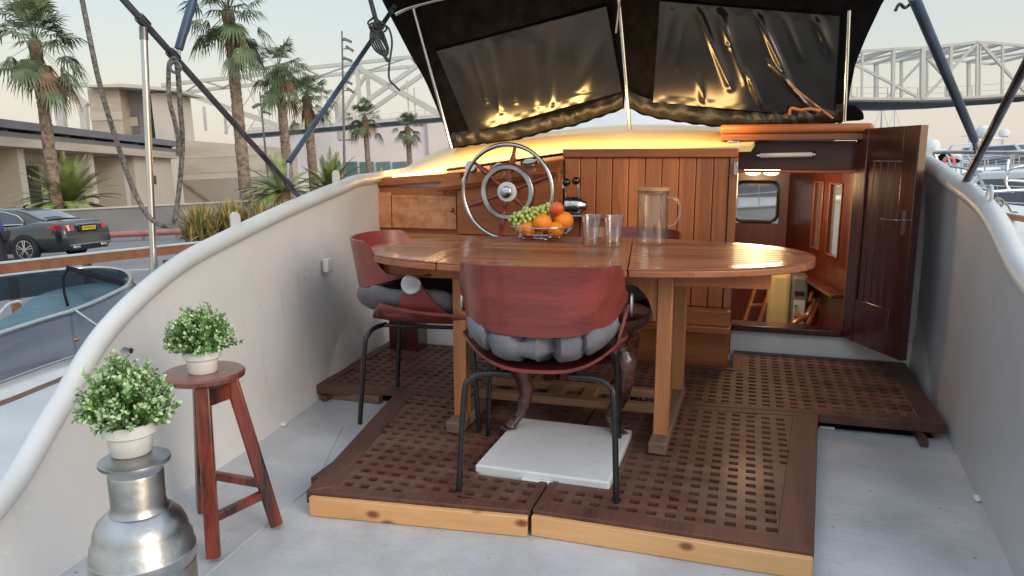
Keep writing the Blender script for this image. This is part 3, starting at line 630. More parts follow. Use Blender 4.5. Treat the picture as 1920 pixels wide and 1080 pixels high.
# LED strip along the aft edge of the roof
led = thing('led_strip', 'glowing warm led strip along the back edge of the cabin roof', 'light strip')
E_led = emit('warm led', (1, .60, .18), 22)
def za(x): return interp([(-2.22, 1.085), (-1.7, 1.15), (-1.02, 1.245), (-.1, 1.272)], x)
m = MB(); P = [V3((x, 4.262, za(x)+.004)) for x in (-2.13, -1.95, -1.80)]
m.tube(P, .008, 8); m.build('strip', E_led, led)
m = MB(); m.box((-2.12, 4.23, 1.085), (.022, .04, .05)); m.build('strip_end', emit('led end', (1, .62, .16), 40), led, .006)
for (x0, x1, en) in ((-2.15, -1.1, 13), (-1.1, -.12, 7)):
    ld = bpy.data.lights.new('strip_glow', 'AREA'); ld.shape = 'RECTANGLE'; ld.size = x1-x0; ld.size_y = .05; ld.energy = en; ld.color = (1, .58, .20)
    lo = bpy.data.objects.new('strip_glow', ld); col.objects.link(lo)
    a = V3((x0, 4.24, za(x0)+.19)); b = V3((x1, 4.24, za(x1)+.19)); lo.location = (a+b)/2
    X_ = (b-a).normalized(); Zl = V3((0, -.99, .06)); Y_ = Zl.cross(X_).normalized(); Zl = X_.cross(Y_)
    lo.matrix_world = Matrix.Translation((a+b)/2) @ Matrix((X_, Y_, Zl)).transposed().to_4x4(); lo.parent = led
# =================================================================== GRATINGS
ZP = .08
def inside(p, poly):
    c = False; n = len(poly)
    for i in range(n):
        a, b = poly[i], poly[(i+1) % n]
        if (a[1] > p[1]) != (b[1] > p[1]) and p[0] < (b[0]-a[0])*(p[1]-a[1])/(b[1]-a[1])+a[0]: c = not c
    return c
def inset(poly, ds):
    """move each edge i (poly[i]->poly[i+1], counter-clockwise) inwards by ds[i]"""
    n = len(poly); L_ = []
    for i in range(n):
        a = V3((*poly[i], 0)); b = V3((*poly[(i+1) % n], 0)); d = (b-a).normalized(); nn = V3((-d.y, d.x, 0)); L_.append((a+nn*ds[i], d))
    out = []
    for i in range(n):
        (p, d), (q, e_) = L_[i-1], L_[i]
        cr_ = d.x*e_.y-d.y*e_.x
        t = ((q.x-p.x)*e_.y-(q.y-p.y)*e_.x)/cr_; out.append((p.x+d.x*t, p.y+d.y*t))
    return out
def grating(label, poly, ds, hole=None, pitch=.0615, rot=0, front=None, group='teak gratings on the cockpit floor'):
    r = thing('deck_grating', label, 'grating', group=group)
    inn = inset(poly, ds); saf = inset(poly, [min(d_, .036) for d_ in ds])
    xs = [p[0] for p in poly]; ys = [p[1] for p in poly]
    x0, x1, y0, y1 = min(xs), max(xs), min(ys), max(ys)
    m = MB(); b = m.b; cache = {}
    ca_, sa_ = math.cos(rot), math.sin(rot); ox, oy = inn[0]
    def V(u, v, z):
        k = (round(u, 5), round(v, 5), round(z, 4))
        if k not in cache: cache[k] = b.verts.new((ox+u*ca_-v*sa_, oy+u*sa_+v*ca_, z))
        return cache[k]
    fw, fl = .034, .029; zt, zl = ZP-.002, ZP-.030
    nx = int((x1-x0)/pitch)+8; ny = int((y1-y0)/pitch)+8
    rnd = random.Random(len(label))
    def W(u, v): return (ox+u*ca_-v*sa_, oy+u*sa_+v*ca_)
    def okp(u, v):
        q = W(u, v)
        return inside(q, inn) and not (hole and hole[0] < q[0] < hole[2] and hole[1] < q[1] < hole[3])
    for i in range(-8, nx):
        for j in range(-8, ny):
            u0, v0 = i*pitch, j*pitch
            if not okp(u0+pitch*.5, v0+pitch*.5):
                q = W(u0+pitch*.5, v0+pitch*.5)
                if inside(q, saf) and not (hole and hole[0]+.02 < q[0] < hole[2]-.02 and hole[1]+.02 < q[1] < hole[3]-.02):
                    b.faces.new((V(u0, v0, zt), V(u0+pitch, v0, zt), V(u0+pitch, v0+pitch, zt), V(u0, v0+pitch, zt)))
                continue
            # an opening in the middle of the cell
            a0 = u0+(pitch-fw)/2; a1 = a0+fw; b0 = v0+(pitch-fl)/2; b1 = b0+fl
            u1, v1 = u0+pitch, v0+pitch
            f_ = b.faces.new
            dz_ = rnd.uniform(-.0012, .0006)
            U = [u0, a0, a1, u1]; W_ = [v0, b0, b1, v1]
            for p in range(3):
                for q in range(3):
                    if p == 1 and q == 1: continue
                    f_((V(U[p], W_[q], zt), V(U[p+1], W_[q], zt), V(U[p+1], W_[q+1], zt), V(U[p], W_[q+1], zt)))
            for (pa, pb) in (((a0, b0), (a1, b0)), ((a1, b0), (a1, b1)), ((a1, b1), (a0, b1)), ((a0, b1), (a0, b0))):
                f_((V(*pa, zt), V(*pb, zt), V(*pb, zl), V(*pa, zl)))
    m.build('lattice', M['grate'], r, norm=False)
    m = MB(); n = len(poly)
    for i in range(n):
        if ds[i] <= 0: continue
        m2 = [poly[i], poly[(i+1) % n], inn[(i+1) % n], inn[i]]
        m.prism([(q[0], q[1]) for q in m2], ZP-.045, ZP+.0005*i)
    if hole:
        pass
    m.build('frame', M['grateY'], r, .003)
    MB().prism([(q[0], q[1]) for q in saf], .001, .004).build('shade_sheet', M['rubber'], r)  # dark sheet added so the grating openings look shaded
    # bearers under the lattice
    for k in range(3):
        m = MB()
        xx = lerp(x0+.12, x1-.12, k/2)
        if hole and hole[0]-.03 < xx < hole[2]+.03: continue
        lo_ = max(p[1] for p in (poly[0], poly[1]))+.1; hi_ = min(poly[2][1], poly[3][1])-.1
        m.lohi((xx-.015, lo_, .005), (xx+.015, hi_, ZP-.047)); m.build('bearer', M['grateY'], r)
    if front:
        a, b_ = V3((*poly[0], 0)), V3((*poly[1], 0)); d = (b_-a).normalized(); nn = V3((-d.y, d.x, 0))
        a2 = a+d*(.02 if front == 'L' else .002)-nn*.001; b2 = b_-d*.003-nn*.001
        mm = MB(); mm.slab([a2+V3((0, 0, .001)), b2+V3((0, 0, .001)), b2+V3((0, 0, ZP-.012)), a2+V3((0, 0, ZP-.012))], -nn*.022)
        mm.build('front_board', M['pine'], r, .003)
    return r
HX0, HX1, HY0, HY1 = -.915, -.385, 2.365, 2.925
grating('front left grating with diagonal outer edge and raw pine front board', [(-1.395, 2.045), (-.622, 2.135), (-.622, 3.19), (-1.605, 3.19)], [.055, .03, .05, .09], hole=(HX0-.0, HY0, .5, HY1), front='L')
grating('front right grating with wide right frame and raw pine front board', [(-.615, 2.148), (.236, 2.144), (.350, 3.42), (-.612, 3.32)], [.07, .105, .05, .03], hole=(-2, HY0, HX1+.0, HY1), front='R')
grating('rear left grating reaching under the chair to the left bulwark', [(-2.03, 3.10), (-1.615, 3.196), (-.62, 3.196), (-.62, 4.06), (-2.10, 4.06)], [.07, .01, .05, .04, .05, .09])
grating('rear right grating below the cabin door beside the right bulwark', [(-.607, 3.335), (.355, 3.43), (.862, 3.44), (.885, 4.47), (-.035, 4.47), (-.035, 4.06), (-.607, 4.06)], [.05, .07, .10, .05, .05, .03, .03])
m = MB(); m.box((-1.85, 3.17, .02), (.30, .05, .038)); tag(m.build('support_block', M['tablefoot'], None, .004), 'old wood block under the edge of the rear left grating', 'wood block')
# hatch
h = thing('deck_hatch', 'square white painted hatch lid lying between the front gratings', 'hatch')
MB().lohi((HX0+.015, HY0+.012, .04), (HX1-.02, HY1-.02, .104)).build('lid', wallmat('hatch paint', (.70, .71, .72), (.42, .39, .35)), h, .008, 3)
m = MB(); m.lohi((-.72, HY0-.004, .062), (-.60, HY0+.012, .082)); m.build('lift_handle', M['white'], h, .006, 3)
MB().lohi((HX0+.03, HY0+.03, .0), (HX1-.035, HY1-.035, .039)).build('coaming', M['darkhead'], h)

# =================================================================== TABLE
tb = thing('dining_table', 'oval slatted teak dining table in the middle of the cockpit', 'table')
TX, TY, TA, TB, TR, TN, TZ = -.668, 3.085, .938, .540, .13, 2.3, .82
def tpt(t, k=1.0, dz=0):
    c, s = math.cos(t), math.sin(t)
    x = TA*k*abs(c)**(2/TN)*math.copysign(1, c); y = TB*k*abs(s)**(2/TN)*math.copysign(1, s)
    return (x, y)
RT = Matrix.Translation((TX, TY, 0)) @ Matrix.Rotation(TR, 4, 'Z')
def leaf(x0, x1, name):
    """rim frame + slats of one leaf, clipped from the oval between x0 and x1 (table coordinates)"""
    P = [tpt(2*math.pi*k/160) for k in range(160)]
    def clip(poly, f):
        out = []
        for i in range(len(poly)):
            a, b = poly[i], poly[(i+1) % len(poly)]; fa, fb = f(a), f(b)
            if fa >= 0: out.append(a)
            if (fa >= 0) != (fb >= 0): t = fa/(fa-fb); out.append((a[0]+(b[0]-a[0])*t, a[1]+(b[1]-a[1])*t))
        return out
    def band(poly, a, b, axis):
        return clip(clip(poly, lambda p: p[axis]-a), lambda p: b-p[axis])
    def sc_in(poly, k): return [(p[0]-math.copysign(min(abs(p[0]), k), p[0]), p[1]-math.copysign(min(abs(p[1]), k), p[1])) for p in poly]
    outer = band(P, x0, x1, 0)
    inn_ = [tpt(2*math.pi*k/160) for k in range(160)]
    inn_ = [(p[0]*(1-.075/TA), p[1]*(1-.075/TB)) for p in inn_]
    inner = band(inn_, x0+(.07 if x0 > -.9 else 0), x1-(.07 if x1 < .9 else 0), 0)
    m = MB(); 
    m.prism(outer, TZ-.034, TZ-.006)             # solid body below the slats
    body = m.build(name, M['table'], tb, .006, 3); body.matrix_world = RT
    # rim ring: quads between outer and inner sampled by angle about the leaf centre
    cx = sum(p[0] for p in inner)/len(inner)
    def hit(poly, ang):
        d = (math.cos(ang), math.sin(ang)); best = None
        for i in range(len(poly)):
            a, b = poly[i], poly[(i+1) % len(poly)]; ex, ey = b[0]-a[0], b[1]-a[1]; den = d[0]*ey-d[1]*ex
            if abs(den) < 1e-9: continue
            t = ((a[0]-cx)*ey-a[1]*ex)/den; s_ = ((a[0]-cx)*d[1]-a[1]*d[0])/den
            if t > 0 and -1e-6 <= s_ <= 1+1e-6 and (best is None or t > best): best = t
        return (cx+d[0]*best, d[1]*best)
    angs = sorted(set([2*math.pi*k/140 for k in range(140)]+[math.atan2(p[1], p[0]-cx) % (2*math.pi) for p in outer+inner if abs(p[0]-x0) < 1e-6 or abs(p[0]-x1) < 1e-6 or abs(p[0]-x0-.07) < 1e-6 or abs(p[0]-x1+.07) < 1e-6]))
    m = MB(); n = len(angs)
    O_ = [hit(outer, a) for a in angs]; I_ = [hit(inner, a) for a in angs]
    vo = [m.b.verts.new((*p, TZ)) for p in O_]; vi = [m.b.verts.new((*p, TZ)) for p in I_]
    vo2 = [m.b.verts.new((*p, TZ-.0055)) for p in O_]; vi2 = [m.b.verts.new((*p, TZ-.0055)) for p in I_]
    for k in range(n):
        q = (k+1) % n
        m.b.faces.new((vi[k], vo[k], vo[q], vi[q])); m.b.faces.new((vo[k], vo2[k], vo2[q], vo[q])); m.b.faces.new((vi[k], vi[q], vi2[q], vi2[k]))
    rim = m.build('rim', M['stretch2'], body); 
    m = MB(); y = -.48
    while y < .48:
        s_ = band(inner, y+.004, y+.058, 1)
        s_ = [(p[0]-math.copysign(0, 1), p[1]) for p in s_]
        if len(s_) >= 3: m.prism(s_, TZ-.0055, TZ-.0008)
        y += .062
    sl = m.build('slats', M['table'], body)
M['stretch2'] = wood('table rim', (.38, .145, .062), (.23, .078, .036), 'X', .22, .4, gs=6)
leaf(-.94, -.515, 'left_leaf'); leaf(-.511, .205, 'middle_leaf'); leaf(.210, .94, 'right_leaf')
def tl(x, y, z=0): return RT @ V3((x, y, z))
m = MB()
for (xa, ya, xb, yb) in ((-.78, -.25, .72, -.30), (-.78, .25, .72, .30)):
    m.beam(tl(xa, ya, TZ-.066), tl(xb, yb, TZ-.066), .03, .062)
m.beam(tl(.72, -.30, TZ-.066), tl(.74, .30, TZ-.066), .03, .06); m.beam(tl(-.79, -.25, TZ-.066), tl(-.79, .25, TZ-.066), .03, .06)
m.build('apron', M['tableleg'] if 0 else M['teakX'], tb, .003)
LG = {(1, 0): (-.282, 2.83), (1, 1): (-.275, 3.44), (0, 0): (-1.115, 2.80), (0, 1): (-1.13, 3.40)}
for k, (x, y) in LG.items():
    m = MB(); m.box((x, y, (ZP+.05+TZ-.036)/2), (.058, .05, TZ-.036-ZP-.05)); m.build('leg', M['tableleg'], tb, .004)
for sd_ in (0, 1):
    a, b = LG[(sd_, 0)], LG[(sd_, 1)]; A_ = V3((*a, ZP+.027)); B_ = V3((*b, ZP+.027)); d = (B_-A_).normalized()
    MB().beam(A_-d*.11, B_+d*.06, .07, .048).build('foot', M['tablefoot'], tb, .006)
m = MB()
for dy in (.20, .40):
    a = V3((LG[(0, 0)][0]+.0, LG[(0, 0)][1]+dy, ZP+.085)); b = V3((LG[(1, 0)][0], LG[(1, 0)][1]+dy, ZP+.085)); m.beam(a, b, .05, .035)
for t_ in (.40, .58):
    xx = lerp(-1.115, -.28, t_); m.beam((xx, 3.03, ZP+.085), (xx, 3.21, ZP+.085), .06, .033)
m.build('stretcher', M['stretch'], tb, .003)
def brace(x, y, sx_):
    P = [(0, 0), (0, -.20)]+[(-.13*sx_*(1-math.cos(math.pi/2*k/6))-.015*sx_, -.20+.155*math.sin(math.pi/2*k/6)) for k in range(7)]+[(-.15*sx_, 0)]
    MB().slab([V3((x+p[0], y-.012, TZ-.037+p[1])) for p in P], (0, .024, 0)).build('brace', M['tableleg'], tb, .003)
brace(-.312, 2.83, 1); brace(-.305, 3.44, 1); brace(-1.085, 2.80, -1)

# =================================================================== CHAIRS
def make_chair(label, cushion_mat, dzc=0, simple=False):
    t = thing('shell_chair', label, 'chair', group='red plywood chairs around the table')
    def fx(v): return .235+.02*math.sin(v*math.pi)
    def pan(u, v):
        s = 2*u-1; yy = lerp(-.245, .25, v); hw = .290*(1-(.06 if v < .5 else .20)*(2*v-1)**2) * (1 if v > .5 else 1)
        # rounded rear corners
        rear = .09*abs(s)**3*(1-v)**2
        return V3((s*hw, yy+rear, .425+.10*abs(s)**2.8*(1-.35*v)-.018*max(0, (v-.75)*4)**2+.012*(1-v)**3))
    MB().grid(pan, 24, 14, thick=(0, 0, -.012)).build('seat', M['mahog'], t, 0)
    for s in (-1, 1):
        def stem(u, v):
            w_ = lerp(.155, .042, min(1, v*1.25)**.55); yc = lerp(.02, -.01, v)
            return V3((s*lerp(.246, .286, v), yc+w_*(2*u-1), .478+.15*v+.03*abs(2*u-1)*(1-v)*0))
        MB().grid(stem, 8, 10, thick=(s*.011, 0, 0)).build('side_support', M['mahogY'], t)
        MB().lathe([(.042, 0), (.042, .005), (.036, .009), (.030, .007), (.0, .009)], (s*.297, -.01, .62), Matrix.Rotation(R(90*s), 3, 'Y'), 26).build('disc', M['alu'], t)
    def band(u, v):
        f_ = 2*u-1; ph = f_*R(100)
        tt_ = max(0, min(1, (abs(f_)-.59)/.22)); top = .795-.13*tt_*tt_*(3-2*tt_)-.01*abs(f_); lo = .562+.10*abs(f_)**1.7
        z = lerp(lo, top, v); k = 1+.05*(v-.3)
        x = .28*k*math.copysign(abs(math.sin(ph))**.72, math.sin(ph)); y = -.02-.29*(k+.08*v)*math.copysign(abs(math.cos(ph))**.72, math.cos(ph))
        return V3((x, y, z))
    def bo(u, v):
        p = band(u, v); return p
    m = MB(); n = 48
    th = .012
    P = [[band(i/n, j/6) for j in range(7)] for i in range(n+1)]
    def off(i, j):
        a = P[max(i-1, 0)][j]; b = P[min(i+1, n)][j]; d = (b-a); d.z = 0; d.normalize(); return P[i][j]+V3((d.y, -d.x, 0))*th*-1
    O = [[m.b.verts.new(P[i][j]) for j in range(7)] for i in range(n+1)]; I = [[m.b.verts.new(off(i, j)) for j in range(7)] for i in range(n+1)]
    for i in range(n):
        for j in range(6):
            f1 = m.b.faces.new((O[i][j], O[i+1][j], O[i+1][j+1], O[i][j+1])); f2 = m.b.faces.new((I[i][j+1], I[i+1][j+1], I[i+1][j], I[i][j])); f1.smooth = f2.smooth = True
        m.b.faces.new((O[i+1][0], O[i][0], I[i][0], I[i+1][0])); m.b.faces.new((O[i][6], O[i+1][6], I[i+1][6], I[i][6]))
    for i in (0, n):
        for j in range(6): m.b.faces.new((O[i][j], O[i][j+1], I[i][j+1], I[i][j]))
    m.build('backrest', M['mahog'], t)
    for sx_ in (-1, 1):
        for sy in (-1, 1):
            q = spline([(sx_*.10, sy*.19, .405), (sx_*.19, sy*.21, .407), (sx_*.235, sy*.225, .385), (sx_*.252, sy*.235, .33), (sx_*.268, sy*.262, 0)], 5)
            lg_ = MB().tube(q, .0105, 10).build('leg', M['black_metal'], t)
    m = MB(); m.tube([(-.12, -.19, .405), (-.12, .19, .405)], .009, 8); m.tube([(.12, -.19, .405), (.12, .19, .405)], .009, 8); m.build('seat_frame', M['black_metal'], t)
    # cushion
    rs = random.Random(3)
    def cu_(u, v):
        a = u*2*math.pi; el = (v-.5)*math.pi
        ce, se = math.cos(el), math.sin(el)
        def sp(x, e_): return math.copysign(abs(x)**e_, x)
        x = .258*sp(ce, .42)*sp(math.cos(a), .55); y = .250*sp(ce, .42)*sp(math.sin(a), .55)-.058
        z = .056*sp(se, .75)
        # tufts
        for tx, ty in ((-.075, -.09), (.075, -.09), (-.075, .07), (.075, .07)):
            d2 = (x-tx)**2+(y-ty)**2
            if abs(se) > .0: z *= 1-.65*math.exp(-d2/.0009)
        # pleats at the rear edge
        if y < -.1:
            pl = math.exp(-((x+.045+.1*z)/.011)**2)+math.exp(-((x-.055-.15*z)/.012)**2)+.5*math.exp(-((x-.15)/.008)**2)+.5*math.exp(-((x+.16)/.009)**2); y += .06*pl*abs(ce)**.3; z *= 1-.6*min(1, pl)
        nz = noise.noise(V3((x*9, y*9, z*9+2)))*.010+noise.noise(V3((x*24, y*24, z*24)))*.006+.006*math.sin(a*11+2*math.sin(a*3))*abs(ce)**3
        return V3((x*(1+nz*1.5), y*(1+nz*1.5), z+.487+nz+.06*abs(x/.23)**2.4+dzc+.028*max(0, (-y-.08)/.17)))
    MB().grid(cu_, 96, 36).build('cushion', cushion_mat, t)
    return t
ch = make_chair('red plywood chair with grey cushion, its back to the camera in front of the table', M['grey_fabric'])
ch.location = (-.668, 2.502, ZP); ch.rotation_euler.z = R(8.5)
c2 = copy_tree(ch); c2.location = (-1.325, 2.985, ZP); c2.rotation_euler.z = R(-81); c2['label'] = 'red plywood chair seen from the side at the left end of the table'
c3 = copy_tree(ch); c3.location = (-.60, 3.76, ZP); c3.rotation_euler.z = R(178); c3.scale = (1, 1, .95); c3['label'] = 'red plywood chair mostly hidden behind the table next to the cabin boards'
dk = [o for o in c2.children if o.name.startswith('cushion')][0]
# dark second cushion on the left chair
m = MB()
def dcu(u, v):
    a = u*2*math.pi; el = (v-.5)*math.pi; ce, se = math.cos(el), math.sin(el)
    sp = lambda x, e_: math.copysign(abs(x)**e_, x)
    x = .16*sp(ce, .5)*sp(math.cos(a), .6); y = .12*sp(ce, .5)*sp(math.sin(a), .6)
    return V3((x-1.07, y+3.0, .03*sp(se, .8)+ZP+.575+noise.noise(V3((x*12, y*12, se)))*.01))
tag(m.grid(dcu, 40, 16).build('dark_cushion', M['dark_fabric']), 'small black cushion lying on the left chair under the table top', 'cushion')

# carved stool under the table
cs = thing('carved_stool', 'dark carved round stool with clawed cabriole legs under the table', 'stool')
cx, cy = -.655, 3.03
prof = [(0, .44), (.27, .44), (.285, .448), (.295, .46), (.30, .475), (.295, .49), (.28, .497), (0, .497)]
MB().lathe(prof, (cx, cy, ZP), None, 48).build('seat', M['carved'], cs)
prof = [(0, .30), (.20, .30), (.215, .315), (.222, .33), (.21, .345), (.235, .36), (.24, .375), (.225, .39), (.25, .405), (.26, .42), (.25, .436), (0, .437)]
MB().lathe(prof, (cx, cy, ZP), None, 48).build('apron', M['carved'], cs)
for k, (px, py) in enumerate(((957, 803), (1158, 812), (1192, 748), (1018, 735))):
    f_ = oZ(px, py, ZP+.022); c0 = V3((cx, cy, 0)); d = (f_-c0); d.z = 0; l = d.length; d.normalize(); zz = ZP
    P = spline([c0+d*.19+V3((0, 0, zz+.42)), c0+d*.275+V3((0, 0, zz+.36)), c0+d*.30+V3((0, 0, zz+.28)), c0+d*.275+V3((0, 0, zz+.17)), c0+d*(l-.05)+V3((0, 0, zz+.085)), c0+d*(l-.01)+V3((0, 0, zz+.045)), c0+d*l+V3((0, 0, zz+.026))], 5)
    nn_ = len(P); rad = [interp([(0, .045), (.2, .052), (.45, .034), (.7, .021), (.85, .023), (1, .03)], i/(nn_-1)) for i in range(nn_)]
    rad = [r_*(1+.06*math.sin(i*1.9)) for i, r_ in enumerate(rad)]
    m = MB(); m.tube(P, rad, 14)
    sd2 = V3((-d.y, d.x, 0))
    for q in (-1, 0, 1): m.sphere(c0+d*(l+.024)+sd2*(.018*q)+V3((0, 0, zz+.018)), .015, 10, 8, (1, 1, 1.1))
    for q in (-1, 1): m.tube([p_+sd2*(rad[i]*.8*q)+d*.008 for i, p_ in enumerate(P)][2:-2], .007, 6)
    m.build('leg', M['carved'], cs)

# =================================================================== RED STOOL, CAPSTAN, PLANTS
rs_ = thing('wooden_stool', 'red brown lacquered stool with splayed legs and round worn seat', 'stool')
sc0 = V3((-1.572, 1.80, 0)); SH = .56
MB().lathe([(0, SH-.024), (.112, SH-.024), (.12, SH-.018), (.122, SH-.006), (.116, SH), (0, SH)], sc0, None, 40).build('seat', M['stooltop'], rs_)
feet = [(-1.490, 1.690), (-1.430, 1.925), (-1.735, 1.935), (-1.70, 1.66)][:3]
tops = []
for fx_, fy in feet:
    F_ = V3((fx_, fy, 0)); d = F_-sc0; d.z = 0; dn_ = d.normalized(); T_ = sc0+dn_*.075+V3((0, 0, SH-.026)); tops.append((T_, F_))
    mm = MB(); ax1 = (T_-F_).normalized(); 
    mm.beam(F_+ax1*.012, T_, .042, .042, up=dn_)
    # level foot
    lg_ = mm.build('leg', M['redstool'], rs_, .006)
for i in range(3):
    a = tops[i]; b = tops[(i+1) % 3]
    ta = .24 if i == 0 else .30
    m = MB(); m.beam(a[1].lerp(a[0], ta), b[1].lerp(b[0], ta), .022, .028); m.build('stretcher', M['redstool'], rs_, .004)
    m = MB(); m.beam(a[1].lerp(a[0], .92), b[1].lerp(b[0], .92), .02, .05); m.build('seat_rail', M['redstool'], rs_, .004)
cpn = thing('capstan', 'silver metal mooring capstan standing at the lower left', 'capstan')
cc = oD(252, 858, 1.60); ct = cc.z; cc.z = 0
MB().lathe([(0, ct), (0.0673, ct), (0.0717, ct-.002), (0.0726, ct-.007), (0.0708, ct-.011), (0.0584, ct-.016), (0.0540, ct-.030)], cc, None, 56).build('top_flange', M['alu'], cpn)
MB().lathe([(0.0540, ct-.030), (0.0562, ct-.036), (0.0553, ct-.10), (0.0584, ct-.112), (0.0620, ct-.118)], cc, None, 56).build('drum', M['alu'], cpn)
MB().lathe([(0.0611, ct-.118), (0.0673, ct-.122), (0.0867, ct-.14), (0.0956, ct-.160), (0.1000, ct-.185), (0.1044, ct-.190), (0.1062, ct-.212), (0.1097, ct-.216), (0.1106, ct-.236), (0.1071, ct-.243)], cc, None, 64).build('gypsy', M['alu'], cpn)
MB().lathe([(0.1053, ct-.2435), (0.1080, ct-.25), (0.1080, .06), (0.1239, .02), (0.1257, 0)], cc, None, 64).build('base', M['alu'], cpn)
def plant(c, label, seed, hw, hh):
    t = thing('potted_plant', label, 'plant', group='small artificial plants in white pots')
    MB().lathe([(0, 0), (.040, 0), (.043, .004), (.0465, .042), (.052, .044), (.0555, .047), (.057, .072), (.054, .073), (.052, .060), (0, .058)], c, None, 40).build('pot', M['pot'], t)
    MB().lathe([(0, .0585), (.0515, .0605), (0, .066)], c, None, 20).build('soil', M['soil'], t)
    rn = random.Random(seed); m = MB(); stems = MB()
    cc_ = c+V3((0, 0, .075))
    for k in range(300):
        a = rn.uniform(0, 2*math.pi); cz = rn.uniform(-.05, 1)**1.0; r_ = rn.uniform(.82, 1.10)
        el = math.asin(max(-.12, min(1, cz)))
        lob = 1+.14*noise.noise(V3((math.cos(a)*1.6+seed, math.sin(a)*1.6, el*1.5)))+(.09 if rn.random() < .06 else 0); r_ *= lob
        d = V3((math.cos(a)*math.cos(el)*hw, math.sin(a)*math.cos(el)*hw, math.sin(el)*hh+.012))*r_
        tip = cc_+d; base = cc_+V3((d.x*.35, d.y*.35, d.z*.25-.01))
        base = base.lerp(tip, .0)
        stems.tube([base, tip], .0009, 3, cap=False)
        nl = 11
        ax = (tip-base).normalized()
        for i in range(nl):
            t_ = .42+.62*i/nl; p = base.lerp(tip, t_)
            m.mi = 1 if (t_ > .82 and rn.random() < .75) or rn.random() < .04 else 0
            for s_ in (-1, 1):
                q = V3((rn.gauss(0, 1), rn.gauss(0, 1), rn.gauss(0, 1))); q = (q-ax*q.dot(ax)).normalized()
                ld_ = (q*1.0+ax*rn.uniform(.3, 1.1)).normalized(); sdv = ld_.cross(q.cross(ax)+V3((.01, 0, .02))).normalized(); L_ = rn.uniform(.008, .0145)
                sdv = ld_.cross(V3((rn.gauss(0, 1), rn.gauss(0, 1), rn.gauss(0, 1)))).normalized()
                m.face([p, p+ld_*L_*.55+sdv*L_*.30, p+ld_*L_, p+ld_*L_*.55-sdv*L_*.30])
    f_ = m.build('foliage', [M['leafA'], M['leafB']], t, norm=False)
    stems.build('stems', M['leafA'], t)
    return t
plant(oZ(246, 848, ct+.0005)+V3((0, 0, 0)), 'bushy little plant in a white pot standing on the silver capstan', 5, .093, .122)
plant(V3((-1.566, 1.79, SH+.0005)), 'bushy little plant in a white pot standing on the red stool', 9, .096, .112)

# =================================================================== ON THE TABLE
gx = [oZ(1108, 460, TZ+.001), oZ(1150, 462, TZ+.001)]
for i, p in enumerate(gx):
    m = MB(); prof = [(0, 0), (.032, 0), (.034, .004), (.0345, .02), (.044, .135), (.0465, .138), (.0445, .138), (.0415, .130), (.031, .022), (0, .018)]
    n = 40; rings = []
    for r_, z in prof:
        ring = []
        for k in range(n):
            fl = 1+(.022*math.cos(10*2*math.pi*k/n) if .02 < z < .12 and r_ > .03 else 0)
            ring.append(m.b.verts.new((p.x+r_*fl*math.cos(2*math.pi*k/n), p.y+r_*fl*math.sin(2*math.pi*k/n), p.z+z)))
        rings.append(ring)
    for a, b in zip(rings, rings[1:]):
        for k in range(n):
            try: f_ = m.b.faces.new((a[k], a[(k+1) % n], b[(k+1) % n], b[k])); f_.smooth = True
            except ValueError: pass
    bmesh.ops.remove_doubles(m.b, verts=m.b.verts, dist=1e-6)
    g = m.build('drinking_glass', M['glass'])
    tag(g, ['empty fluted drinking glass beside the fruit bowl', 'empty fluted drinking glass, the one nearer the glass jug'][i], 'glass', 'drinking glasses on the table')
jg = thing('glass_jug', 'clear glass jug with a bamboo lid standing on the table', 'jug')
p = oZ(1222, 458, TZ+.001)
m = MB(); m.lathe([(0, 0), (.064, 0), (.070, .006), (.070, .01), (.069, .225), (.072, .242), (.0705, .243), (.0665, .225), (.067, .014), (.05, .010), (0, .009)], p, None, 48)
bmesh.ops.remove_doubles(m.b, verts=m.b.verts, dist=1e-6); m.build('body', M['glass'], jg)
m = MB(); m.lathe([(0, .234), (.064, .234), (.066, .243), (.073, .2435), (.073, .256), (.070, .258), (0, .258)], p, None, 40); m.build('lid', M['bamboo'], jg)
hx = V3((math.cos(YAW), math.sin(YAW), 0))
MB().tube(spline([p+hx*.069+V3((0, 0, .208)), p+hx*.09+V3((0, 0, .212)), p+hx*.118+V3((0, 0, .185)), p+hx*.122+V3((0, 0, .135)), p+hx*.10+V3((0, 0, .092)), p+hx*.069+V3((0, 0, .083))], 6), .0075, 12).build('handle', M['glass'], jg)
bc = oZ(1015, 449, TZ); 
bw = thing('wire_fruit_bowl', 'chrome wire bowl holding fruit on the table', 'bowl')
def ringp(r_, z, dz=0, n=48): return [bc+V3((r_*math.cos(2*math.pi*k/n), r_*math.sin(2*math.pi*k/n), z)) for k in range(n)]
MB().tube(ringp(.155, .068), .0028, 8, closed=True).build('rim', M['steel'], bw)
m = MB()
for r_, z in ((.118, .032), (.07, .012)): m.tube(ringp(r_, z), .0018, 6, closed=True)
for k in range(18):
    a = 2*math.pi*k/18; tw = .5
    m.tube([bc+V3((r_*math.cos(a+tw*(r_/.155)), r_*math.sin(a+tw*(r_/.155)), z)) for r_, z in ((.155, .068), (.14, .05), (.118, .032), (.095, .020), (.07, .012), (.04, .009))], .0015, 5)
m.build('wire_basket', M['steel'], bw)
for k in range(4):
    a = 2*math.pi*k/4+.5; m = MB(); m.sphere(bc+V3((.085*math.cos(a), .085*math.sin(a), .008)), .008); m.build('ball_foot', M['steel'], bw)
def orange(c, r_, lab):
    m = MB(); m.sphere(c, r_, 24, 16, (1, 1, .94)); m.sphere(c+V3((.2*r_, -.3*r_, r_*.86)), .004, 8, 6)
    tag(m.build('orange', M['orange']), lab, 'orange', 'oranges in the fruit bowl')
orange(bc+V3((.02, -.055, .085)), .046, 'round orange at the front of the bowl, highest in the heap below the peach')
orange(bc+V3((.105, .02, .092)), .048, 'orange at the right end of the fruit bowl')
